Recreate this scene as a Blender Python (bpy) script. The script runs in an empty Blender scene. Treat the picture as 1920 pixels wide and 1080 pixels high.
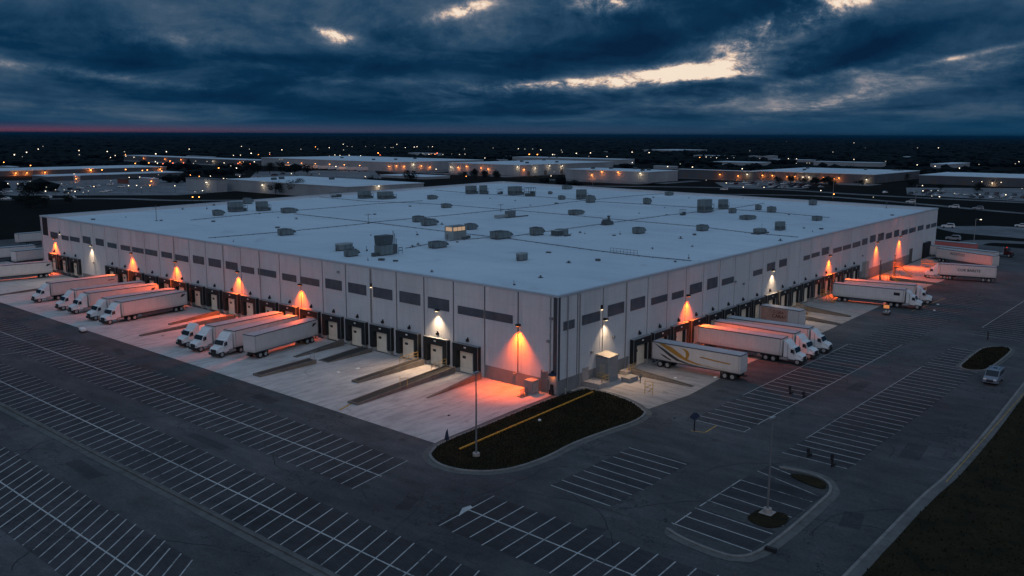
import bpy, bmesh, math, random
from mathutils import Vector, Matrix
R = math.radians
rnd = random.Random(7)
HAZE = 6e-5
S = bpy.context.scene
COL = S.collection

# ---------------------------------------------------------------- helpers
def link(o, parent=None):
    COL.objects.link(o)
    if parent: o.parent = parent
    return o

def tag(o, label=None, cat=None, group=None, kind=None):
    if label: o['label'] = label
    if cat: o['category'] = cat
    if group: o['group'] = group
    if kind: o['kind'] = kind
    return o

def empty(name, loc=(0, 0, 0), rz=0, label=None, cat=None, group=None):
    o = bpy.data.objects.new(name, None)
    o.empty_display_size = .3
    o.location = loc
    o.rotation_euler = (0, 0, rz)
    link(o)
    return tag(o, label, cat, group)

class MB:
    """collects faces, builds one mesh object"""
    def __init__(s): s.v = []; s.f = []; s.m = []
    def face(s, pts, m=0):
        b = len(s.v); s.v += [tuple(p) for p in pts]
        s.f.append(tuple(range(b, b + len(pts)))); s.m.append(m)
    def box(s, x0, x1, y0, y1, z0, z1, m=0, M=None, taper=0.0):
        t = taper
        p = [(x0, y0, z0), (x1, y0, z0), (x1, y1, z0), (x0, y1, z0),
             (x0 + t, y0 + t, z1), (x1 - t, y0 + t, z1), (x1 - t, y1 - t, z1), (x0 + t, y1 - t, z1)]
        if M is not None: p = [tuple(M @ Vector(q)) for q in p]
        b = len(s.v); s.v += p
        for f in ((0, 3, 2, 1), (4, 5, 6, 7), (0, 1, 5, 4), (1, 2, 6, 5), (2, 3, 7, 6), (3, 0, 4, 7)):
            s.f.append(tuple(b + i for i in f)); s.m.append(m)
        return s
    def cyl(s, p0, p1, r, n=8, m=0, r1=None, cap=True):
        p0 = Vector(p0); p1 = Vector(p1); d = (p1 - p0)
        if d.length < 1e-6: return s
        d.normalize()
        a = d.orthogonal().normalized(); c = d.cross(a)
        r1 = r if r1 is None else r1
        b = len(s.v)
        for q, rr in ((p0, r), (p1, r1)):
            for i in range(n):
                t = 2 * math.pi * i / n
                s.v.append(tuple(q + a * (rr * math.cos(t)) + c * (rr * math.sin(t))))
        for i in range(n):
            j = (i + 1) % n
            s.f.append((b + i, b + j, b + n + j, b + n + i)); s.m.append(m)
        if cap:
            s.f.append(tuple(b + i for i in reversed(range(n)))); s.m.append(m)
            s.f.append(tuple(b + n + i for i in range(n))); s.m.append(m)
        return s
    def prism(s, poly, z0, z1, m=0, side=None):
        n = len(poly); b = len(s.v)
        A = sum(poly[i][0] * poly[(i + 1) % n][1] - poly[(i + 1) % n][0] * poly[i][1] for i in range(n))
        if A < 0: poly = list(reversed(poly))
        s.v += [(p[0], p[1], z0) for p in poly] + [(p[0], p[1], z1) for p in poly]
        s.f.append(tuple(b + i for i in reversed(range(n)))); s.m.append(m)
        s.f.append(tuple(b + n + i for i in range(n))); s.m.append(m)
        for i in range(n):
            j = (i + 1) % n
            s.f.append((b + i, b + j, b + n + j, b + n + i)); s.m.append(m if side is None else side)
        return s
    def extr(s, prof, y0, y1, m=0, M=None):
        """profile in x,z extruded along y"""
        n = len(prof); b = len(s.v)
        p = [(q[0], y0, q[1]) for q in prof] + [(q[0], y1, q[1]) for q in prof]
        if M is not None: p = [tuple(M @ Vector(q)) for q in p]
        s.v += p
        s.f.append(tuple(b + i for i in range(n))); s.m.append(m)
        s.f.append(tuple(b + n + i for i in reversed(range(n)))); s.m.append(m)
        for i in range(n):
            j = (i + 1) % n
            s.f.append((b + j, b + i, b + n + i, b + n + j)); s.m.append(m)
        return s
    def mesh(s, name, mats):
        me = bpy.data.meshes.new(name)
        me.from_pydata(s.v, [], s.f)
        for mt in (mats if isinstance(mats, (list, tuple)) else [mats]): me.materials.append(mt)
        me.polygons.foreach_set('material_index', s.m)
        bm = bmesh.new(); bm.from_mesh(me)
        bmesh.ops.recalc_face_normals(bm, faces=bm.faces)
        bm.to_mesh(me); bm.free()
        me.update()
        return me
    def build(s, name, mats, parent=None, bevel=0, smooth=False, loc=None, rz=0, recalc=True):
        me = s.mesh(name, mats)
        if bevel:
            bm = bmesh.new(); bm.from_mesh(me)
            bmesh.ops.remove_doubles(bm, verts=bm.verts, dist=1e-5)
            ed = [e for e in bm.edges if len(e.link_faces) == 2 and e.calc_face_angle(0) > .5]
            bmesh.ops.bevel(bm, geom=ed, offset=bevel, segments=2, affect='EDGES', profile=.6)
            bm.to_mesh(me); bm.free()
        if smooth:
            for p in me.polygons: p.use_smooth = True
        o = bpy.data.objects.new(name, me)
        if loc is not None: o.location = loc
        o.rotation_euler = (0, 0, rz)
        return link(o, parent)

def children(o): return [c for c in bpy.data.objects if c.parent == o]
KIDS = {}
def copy_tree(o, parent=None, depth=0):
    c = o.copy(); COL.objects.link(c); c.parent = parent
    for ch in (KIDS[o.name] if o.name in KIDS else KIDS.setdefault(o.name, children(o))):
        copy_tree(ch, c)
    return c

# ---------------------------------------------------------------- materials
def nodes(m):
    m.use_nodes = True
    nt = m.node_tree
    return nt, nt.nodes['Principled BSDF']

class G:
    """short-hand for building node trees"""
    def __init__(s, nt): s.nt = nt; s.N = nt.nodes; s.L = nt.links
    def n(s, t, **k):
        x = s.N.new(t)
        for a, b in k.items(): setattr(x, a, b)
        return x
    def put(s, sock, v):
        if hasattr(v, 'is_output') or isinstance(v, bpy.types.NodeSocket): s.L.new(v, sock)
        else: sock.default_value = v
    def math(s, op, a, b=None, c=None, clamp=False):
        x = s.n('ShaderNodeMath', operation=op, use_clamp=clamp)
        s.put(x.inputs[0], a)
        if b is not None: s.put(x.inputs[1], b)
        if c is not None: s.put(x.inputs[2], c)
        return x.outputs[0]
    def vec(s, x, y, z=0.0):
        q = s.n('ShaderNodeCombineXYZ')
        s.put(q.inputs[0], x); s.put(q.inputs[1], y); s.put(q.inputs[2], z)
        return q.outputs[0]
    def sep(s, v):
        q = s.n('ShaderNodeSeparateXYZ'); s.L.new(v, q.inputs[0]); return q.outputs
    def noise(s, v, scale, detail=4, rough=.55, dist=0, col=False):
        q = s.n('ShaderNodeTexNoise'); s.put(q.inputs['Vector'], v)
        q.inputs['Scale'].default_value = scale; q.inputs['Detail'].default_value = detail
        q.inputs['Roughness'].default_value = rough; q.inputs['Distortion'].default_value = dist
        return q.outputs[1 if col else 0]
    def ramp(s, f, stops, interp='LINEAR'):
        q = s.n('ShaderNodeValToRGB'); s.put(q.inputs[0], f); e = q.color_ramp.elements
        q.color_ramp.interpolation = interp
        while len(e) < len(stops): e.new(.5)
        for i, (p, c) in enumerate(stops):
            e[i].position = p; e[i].color = (*c, 1) if len(c) == 3 else c
        return q.outputs[0]
    def mix(s, f, a, b, mode='MIX'):
        q = s.n('ShaderNodeMix', data_type='RGBA', blend_type=mode)
        s.put(q.inputs[0], f); s.put(q.inputs[6], a if not isinstance(a, tuple) else (*a, 1)[:4]); s.put(q.inputs[7], b if not isinstance(b, tuple) else (*b, 1)[:4])
        return q.outputs[2]
    def scale(s, v, x, y, z=1.0, loc=(0, 0, 0)):
        q = s.n('ShaderNodeMapping'); s.L.new(v, q.inputs[0]); q.inputs['Scale'].default_value = (x, y, z); q.inputs['Location'].default_value = loc
        return q.outputs[0]
    def mul(s, a, k): return s.mix(1.0, a, k, 'MULTIPLY')
    def smooth(s, x, a, b):
        q = s.n('ShaderNodeMapRange', interpolation_type='SMOOTHSTEP'); s.put(q.inputs[0], x)
        q.inputs[1].default_value = a; q.inputs[2].default_value = b; return q.outputs[0]
    def line(s, coord, period, width, offs=0.0):
        """1 on a line every `period`, else 0"""
        t = s.math('FRACT', s.math('DIVIDE', s.math('ADD', coord, offs), period))
        return s.math('LESS_THAN', t, width / period)

def simple(name, col, rough=.6, var=.15, scale=1.5, metal=0.0, bump=0.0, bscale=20, spec=None):
    m = bpy.data.materials.new(name); nt, b = nodes(m); g = G(nt)
    tc = g.n('ShaderNodeTexCoord').outputs['Object']
    f = g.noise(tc, scale, 5, .6)
    lo = tuple(c * (1 - var) for c in col); hi = tuple(min(1, c * (1 + var)) for c in col)
    g.L.new(g.ramp(f, [(.3, lo), (.7, hi)]), b.inputs['Base Color'])
    b.inputs['Roughness'].default_value = rough; b.inputs['Metallic'].default_value = metal
    if spec is not None: b.inputs['Specular IOR Level'].default_value = spec
    if bump:
        bp = g.n('ShaderNodeBump'); bp.inputs['Strength'].default_value = bump; bp.inputs['Distance'].default_value = .05
        g.L.new(g.noise(tc, bscale, 4), bp.inputs['Height']); g.L.new(bp.outputs[0], b.inputs['Normal'])
    return m

def emit(name, col, strength, base=(.02, .02, .02)):
    m = bpy.data.materials.new(name); nt, b = nodes(m)
    b.inputs['Base Color'].default_value = (*base, 1)
    b.inputs['Emission Color'].default_value = (*col, 1)
    b.inputs['Emission Strength'].default_value = strength
    return m

def mat_asphalt(name, base=(.066, .068, .073), dark=1.0):
    m = bpy.data.materials.new(name); nt, b = nodes(m); g = G(nt)
    p = g.n('ShaderNodeTexCoord').outputs['Object']
    big = g.noise(p, .035, 5, .6, .6)
    col = g.ramp(big, [(.30, tuple(c * .66 * dark for c in base)), (.5, tuple(c * dark for c in base)), (.70, tuple(c * 1.4 * dark for c in base))])
    mid = g.noise(g.scale(p, .5, .12), 1.2, 6, .65)                       # tyre-worn streaks
    col = g.mul(col, g.ramp(mid, [(.3, (.74, .74, .75)), (.7, (1.26, 1.24, 1.22))]))
    wear = g.noise(p, .11, 6, .7, .8)
    col = g.mul(col, g.ramp(wear, [(.32, (.78, .79, .80)), (.5, (1, 1, 1)), (.68, (1.24, 1.22, 1.2))]))
    grain = g.noise(p, 3.2, 3, .8)
    col = g.mul(col, g.ramp(grain, [(.25, (.68, .68, .69)), (.75, (1.32, 1.32, 1.31))]))
    vo = g.n('ShaderNodeTexVoronoi', feature='DISTANCE_TO_EDGE'); vo.inputs['Scale'].default_value = .045
    w = g.n('ShaderNodeMix', data_type='VECTOR'); w.inputs[0].default_value = .18
    g.L.new(p, w.inputs[4]); wn = g.noise(p, .35, 4, .6, 0, True); wsc = g.n('ShaderNodeVectorMath', operation='SCALE'); g.L.new(wn, wsc.inputs[0]); wsc.inputs[3].default_value = 20
    va = g.n('ShaderNodeVectorMath', operation='ADD'); g.L.new(p, va.inputs[0]); g.L.new(wsc.outputs[0], va.inputs[1])
    g.L.new(va.outputs[0], vo.inputs['Vector'])
    crack = g.math('LESS_THAN', vo.outputs['Distance'], .0075)
    keep = g.smooth(g.noise(p, .05, 2), .40, .55)
    crack = g.math('MULTIPLY', crack, keep)
    col = g.mix(g.math('MULTIPLY', crack, .75), col, (.014, .014, .016))
    st = g.smooth(g.noise(p, .22, 3, .5, .3), .66, .74)                   # oil and patch stains
    col = g.mix(g.math('MULTIPLY', st, .55), col, (.018, .018, .02))
    g.L.new(col, b.inputs['Base Color'])
    b.inputs['Roughness'].default_value = .85; b.inputs['Specular IOR Level'].default_value = .25
    bp = g.n('ShaderNodeBump'); bp.inputs['Strength'].default_value = .25; bp.inputs['Distance'].default_value = .03
    g.L.new(grain, bp.inputs['Height']); g.L.new(bp.outputs[0], b.inputs['Normal'])
    return m

def mat_concrete(name, base=(.55, .505, .485), sx=.06, sy=.9, joints=True, jx=4.55, jy=4.5):
    m = bpy.data.materials.new(name); nt, b = nodes(m); g = G(nt)
    p = g.n('ShaderNodeTexCoord').outputs['Object']
    col = g.ramp(g.noise(p, .12, 5, .6, .5), [(.3, tuple(c * .82 for c in base)), (.7, tuple(min(1, c * 1.1) for c in base))])
    st = g.noise(g.scale(p, sx, sy), 1.6, 6, .65, .4)                     # tyre streaks along the truck lanes
    col = g.mul(col, g.ramp(st, [(.30, (.66, .65, .66)), (.5, (.96, .96, .97)), (.72, (1.1, 1.1, 1.1))]))
    col = g.mul(col, g.ramp(g.noise(p, 2.6, 4, .75), [(.3, (.9, .9, .9)), (.7, (1.06, 1.06, 1.06))]))
    s = g.smooth(g.noise(p, .35, 5, .65, .6), .57, .72)
    col = g.mix(g.math('MULTIPLY', s, .5), col, tuple(c * .45 for c in base))
    if joints:
        q = g.sep(p)
        j = g.math('MAXIMUM', g.line(q[0], jx, .07), g.line(q[1], jy, .07))
        col = g.mix(g.math('MULTIPLY', j, .35), col, tuple(c * .4 for c in base))
    g.L.new(col, b.inputs['Base Color']); b.inputs['Roughness'].default_value = .85
    b.inputs['Specular IOR Level'].default_value = .3
    return m

def mat_wall():
    m = bpy.data.materials.new('painted_concrete_panels'); nt, b = nodes(m); g = G(nt)
    p = g.n('ShaderNodeTexCoord').outputs['Object']; q = g.sep(p)
    along = g.math('ADD', q[0], q[1])
    wn = g.n('ShaderNodeTexWhiteNoise', noise_dimensions='1D')
    g.L.new(g.math('FLOOR', g.math('DIVIDE', along, 6.73)), wn.inputs['W'])
    col = g.ramp(wn.outputs[0], [(0, (.57, .578, .60)), (1, (.635, .64, .66))])
    col = g.mul(col, g.ramp(g.noise(p, .5, 5, .6), [(.3, (.95, .95, .95)), (.7, (1.03, 1.03, 1.03))]))
    drip = g.noise(g.vec(g.math('MULTIPLY', along, 2.2), g.math('MULTIPLY', q[2], .12)), 1.0, 5, .7)
    col = g.mul(col, g.ramp(drip, [(.25, (.86, .86, .86)), (.55, (1, 1, 1))]))
    rv = g.math('MAXIMUM', g.line(q[2], 30, .05, 30 - 4.95), g.math('MAXIMUM', g.line(q[2], 30, .05, 30 - 8.75), g.line(q[2], 30, .05, 30 - 12.2)))
    col = g.mix(g.math('MULTIPLY', rv, .3), col, (.3, .3, .31))
    g.L.new(col, b.inputs['Base Color']); b.inputs['Roughness'].default_value = .75
    b.inputs['Specular IOR Level'].default_value = .25
    return m

def mat_roof():
    m = bpy.data.materials.new('white_roof_membrane'); nt, b = nodes(m); g = G(nt)
    p = g.n('ShaderNodeTexCoord').outputs['Object']; q = g.sep(p)
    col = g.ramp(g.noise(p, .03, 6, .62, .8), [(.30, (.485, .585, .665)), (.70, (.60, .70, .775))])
    col = g.mul(col, g.ramp(g.noise(g.scale(p, .25, .04), 1.0, 5, .6), [(.3, (.93, .93, .93)), (.7, (1.04, 1.04, 1.04))]))
    col = g.mul(col, g.ramp(g.noise(p, .9, 5, .7), [(.3, (.96, .96, .96)), (.7, (1.03, 1.03, 1.03))]))
    pond = g.smooth(g.noise(p, .09, 4, .55, .6), .62, .72)
    col = g.mix(g.math('MULTIPLY', pond, .34), col, (.34, .40, .46))
    sm = g.line(q[1], 3.05, .07)
    col = g.mix(g.math('MULTIPLY', sm, .22), col, (.28, .33, .38))
    g.L.new(col, b.inputs['Base Color']); b.inputs['Roughness'].default_value = .6
    b.inputs['Specular IOR Level'].default_value = .25
    return m

def mat_ground():
    m = bpy.data.materials.new('dark_grass_ground'); nt, b = nodes(m); g = G(nt)
    p = g.n('ShaderNodeTexCoord').outputs['Object']
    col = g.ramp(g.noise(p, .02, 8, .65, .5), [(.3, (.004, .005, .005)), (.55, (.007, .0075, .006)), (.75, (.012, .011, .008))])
    col = g.mul(col, g.ramp(g.noise(p, 2.2, 5, .8), [(.3, (.55, .55, .55)), (.7, (1.4, 1.4, 1.4))]))
    g.L.new(col, b.inputs['Base Color']); b.inputs['Roughness'].default_value = 1; b.inputs['Specular IOR Level'].default_value = .05
    return m

def mat_grass():
    m = bpy.data.materials.new('island_grass'); nt, b = nodes(m); g = G(nt)
    p = g.n('ShaderNodeTexCoord').outputs['Object']
    col = g.ramp(g.noise(p, .35, 6, .65, .5), [(.3, (.015, .014, .009)), (.55, (.026, .022, .012)), (.75, (.038, .029, .016))])
    col = g.mul(col, g.ramp(g.noise(p, 5, 4, .8), [(.3, (.45, .45, .45)), (.7, (1.5, 1.5, 1.5))]))
    g.L.new(col, b.inputs['Base Color']); b.inputs['Roughness'].default_value = 1; b.inputs['Specular IOR Level'].default_value = .05
    return m

def mat_trailer(name, base):
    m = bpy.data.materials.new(name); nt, b = nodes(m); g = G(nt)
    p = g.n('ShaderNodeTexCoord').outputs['Object']; q = g.sep(p)
    col = g.ramp(g.noise(p, .8, 5, .6), [(.3, tuple(c * .93 for c in base)), (.7, base)])
    low = g.noise(g.vec(g.math('MULTIPLY', q[0], 3.0), g.math('MULTIPLY', q[2], .4)), 1.0, 5, .7)
    col = g.mul(col, g.ramp(low, [(.3, (.88, .87, .86)), (.6, (1, 1, 1))]))
    rib = g.line(q[0], .62, .035)
    col = g.mix(g.math('MULTIPLY', rib, .16), col, tuple(c * .5 for c in base))
    oi = g.n('ShaderNodeObjectInfo').outputs['Random']
    col = g.mul(col, g.ramp(oi, [(0, (.80, .80, .80)), (.5, (.93, .92, .90)), (1, (1, 1, 1))]))
    grime = g.smooth(q[2], 2.1, 1.1)
    col = g.mix(g.math('MULTIPLY', g.math('MULTIPLY', grime, g.noise(p, 1.1, 5, .7)), .7), col, (.16, .14, .12))
    g.L.new(col, b.inputs['Base Color']); b.inputs['Roughness'].default_value = .45
    b.inputs['Specular IOR Level'].default_value = .35
    return m

def mat_ribbed(name, base, period=.35):
    m = bpy.data.materials.new(name); nt, b = nodes(m); g = G(nt)
    p = g.n('ShaderNodeTexCoord').outputs['Object']; q = g.sep(p)
    col = g.ramp(g.noise(p, 1.3, 5, .65), [(.3, tuple(c * .75 for c in base)), (.7, tuple(c * 1.1 for c in base))])
    rb = g.line(g.math('ADD', q[0], q[1]), period, period * .22)
    col = g.mix(g.math('MULTIPLY', rb, .45), col, tuple(c * .35 for c in base))
    g.L.new(col, b.inputs['Base Color']); b.inputs['Roughness'].default_value = .55
    b.inputs['Metallic'].default_value = .1
    return m

def mat_paint_lines():
    m = bpy.data.materials.new('worn_white_paint'); nt, b = nodes(m); g = G(nt)
    p = g.n('ShaderNodeTexCoord').outputs['Object']
    f = g.noise(p, 1.1, 6, .75)
    big = g.noise(p, .05, 3, .6)
    f = g.math('ADD', f, g.math('MULTIPLY', g.math('SUBTRACT', big, .5), .9))
    col = g.ramp(f, [(.28, (.07, .075, .08)), (.42, (.36, .37, .375)), (.7, (.50, .51, .51))])
    g.L.new(col, b.inputs['Base Color']); b.inputs['Roughness'].default_value = .8
    return m

def mat_far_wall(name, base):
    m = bpy.data.materials.new(name); nt, b = nodes(m); g = G(nt)
    p = g.n('ShaderNodeTexCoord').outputs['Object']; q = g.sep(p)
    col = g.ramp(g.noise(p, .06, 5, .6), [(.3, tuple(c * .8 for c in base)), (.7, tuple(c * 1.15 for c in base))])
    rb = g.line(g.math('ADD', q[0], q[1]), 8.0, .5)
    col = g.mix(g.math('MULTIPLY', rb, .25), col, tuple(c * .5 for c in base))
    g.L.new(col, b.inputs['Base Color']); b.inputs['Roughness'].default_value = .8
    return m

def mat_crown(name, a, b_):
    m = bpy.data.materials.new(name); nt, b = nodes(m); g = G(nt)
    p = g.n('ShaderNodeTexCoord').outputs['Object']
    col = g.ramp(g.noise(p, .9, 4, .7), [(.3, a), (.7, b_)])
    g.L.new(col, b.inputs['Base Color']); b.inputs['Roughness'].default_value = .9; b.inputs['Specular IOR Level'].default_value = .1
    return m

M = dict(
    ground=mat_ground(), grass=mat_grass(), asphalt=mat_asphalt('asphalt'), bays=mat_asphalt('dark_asphalt', (.044, .044, .049)),
    road=mat_asphalt('road_asphalt', (.115, .12, .13)), lot=mat_asphalt('far_lot_asphalt', (.15, .16, .175)),
    conc_a=mat_concrete('apron_concrete_west', sx=.13, sy=.65), conc_b=mat_concrete('apron_concrete_south', (.42, .375, .345), .65, .13),
    kerb=mat_concrete('kerb_concrete', (.22, .215, .205), .5, .5, False), gutter=mat_concrete('gutter_concrete', (.13, .13, .125), .5, .5, False),
    dividerc=mat_concrete('divider_concrete', (.19, .165, .145), .5, .5, False), gravel=simple('dark_gravel', (.04, .036, .033), .95, .5, 6),
    wall=mat_wall(), groove=simple('dark_panel_joint', (.06, .06, .072), .8), band=simple('grey_painted_band', (.20, .20, .205), .8, .12, .8),  # groove: the panel joints' own dark colour
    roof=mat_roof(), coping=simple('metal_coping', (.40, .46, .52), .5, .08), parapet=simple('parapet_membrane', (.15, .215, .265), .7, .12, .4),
    win=simple('clerestory_glass', (.085, .10, .12), .25, .2, .6), shelter=simple('black_dock_shelter', (.010, .012, .013), .8, .3),
    shelter_trim=simple('shelter_trim', (.24, .25, .26), .6), door=simple('beige_dock_door', (.86, .76, .60), .6, .08, 1.2),
    doorwin=simple('door_vision_panel', (.012, .012, .014), .3), plate=simple('white_number_plate', (.8, .8, .78), .6),
    bumper=simple('concrete_bumper', (.30, .30, .29), .9, .2, 3), rubber=simple('tyre_rubber', (.016, .016, .017), .9, .3, 6),
    rim=simple('steel_rim', (.42, .42, .42), .45, .2, 4, .4), chassis=simple('black_chassis', (.016, .016, .018), .7, .4, 4),
    white=mat_trailer('white_trailer_panel', (.74, .70, .69)), troof=simple('trailer_roof_sheet', (.40, .42, .45), .45, .12, .6),
    trim=simple('dark_trailer_trim', (.07, .08, .095), .5), cab=simple('white_cab_paint', (.72, .73, .74), .3, .08, 2), glass=simple('dark_cab_glass', (.012, .018, .024), .12, .2),
    redtr=mat_trailer('coral_trailer_panel', (.66, .20, .19)), orangepanel=simple('rust_red_panel', (.46, .25, .20), .6, .2, 1),
    gold=simple('gold_swoosh', (.40, .20, .03), .6), charcoal=simple('charcoal_swoosh', (.04, .04, .045), .6), ink=simple('dark_lettering', (.022, .016, .03), .7),
    redink=simple('dark_red_lettering', (.10, .012, .008), .7), redcab=simple('red_cab_paint', (.06, .006, .006), .35),
    rtu=mat_ribbed('rooftop_unit_panel', (.17, .215, .225)), rtud=mat_ribbed('rooftop_unit_dark', (.085, .11, .12), .25), rtulid=simple('unit_lid', (.26, .31, .32), .6),
    pipe=simple('dark_roof_pipe', (.075, .09, .10), .6), steel=simple('galvanised_steel', (.34, .35, .36), .45, .15, 3, .5), yellow=simple('yellow_paint', (.62, .28, .025), .6, .15, 2),
    redlens=emit('red_lens', (1, .05, .03), 1.0), polegrey=simple('weathered_pole', (.15, .155, .16), .6), rail=simple('yellow_rail', (.50, .30, .07), .6), cream=simple('beige_enclosure', (.36, .34, .32), .7), grey=simple('grey_cabinet', (.22, .23, .24), .6), lidw=simple('pale_lid', (.30, .28, .25), .6),
    ddoor=simple('dark_brown_door', (.10, .085, .08), .6), gdoor=simple('grey_steel_door', (.33, .31, .30), .6), canopyblue=simple('navy_canopy', (.02, .03, .07), .6), black=simple('flat_black', (.012, .012, .014), .8),
    lamp_o=emit('sodium_lens', (1, .20, .02), 3), lamp_w=emit('white_lens', (1, .75, .45), 4),
    far_o=emit('far_sodium_lamp', (1, .30, .06), 9), far_w=emit('far_white_lamp', (1, .82, .60), 3.6), far_d=emit('far_dim_lamp', (.95, .85, .7), .8), far_r=emit('far_red_lamp', (1, .16, .07), 6),
    lit=emit('lit_interior', (1, .36, .12), .55), litw=emit('lit_white_window', (1, .66, .42), .42), lampdim=emit('small_warm_lens', (1, .72, .42), 2.5),
    farwall=mat_far_wall('far_wall_grey', (.28, .31, .335)), farwalld=mat_far_wall('far_wall_dark', (.085, .095, .11)), farroof=mat_roof(), farbrick=mat_far_wall('far_wall_brick', (.16, .06, .045)),
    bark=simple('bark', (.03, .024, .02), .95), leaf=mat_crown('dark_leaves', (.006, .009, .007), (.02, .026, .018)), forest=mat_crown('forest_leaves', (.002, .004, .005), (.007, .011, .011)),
    paint=mat_paint_lines(), ypaint=simple('worn_yellow_paint', (.40, .24, .05), .8, .4, 2), car1=simple('white_car_paint', (.62, .63, .64), .3), car2=simple('silver_car_paint', (.30, .31, .33), .3), car3=simple('dark_car_paint', (.03, .033, .04), .3), car4=simple('red_car_paint', (.07, .01, .012), .3),
    headl=emit('headlight', (1, .85, .65), 5), suv=simple('silver_blue_van_paint', (.17, .20, .25), .3, .1, 3),
)

# ---------------------------------------------------------------- camera
CAM = Vector((-97.58, -75.50, 37.0)); YAW, PITCH, ROLL = .7115, .1713, .0043
F = Vector((math.cos(YAW) * math.cos(PITCH), math.sin(YAW) * math.cos(PITCH), -math.sin(PITCH)))
RT = Vector((math.sin(YAW), -math.cos(YAW), 0)); UP = RT.cross(F)
r_ = RT * math.cos(ROLL) + UP * math.sin(ROLL); u_ = r_.cross(F)
cd = bpy.data.cameras.new('camera'); cd.sensor_width = 36; cd.lens = 1661.96 / 1920 * 36; cd.clip_start = .5; cd.clip_end = 120000
cam = bpy.data.objects.new('camera', cd)
cam.matrix_world = Matrix(((r_.x, u_.x, -F.x, CAM.x), (r_.y, u_.y, -F.y, CAM.y), (r_.z, u_.z, -F.z, CAM.z), (0, 0, 0, 1)))
link(cam); S.camera = cam

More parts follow.
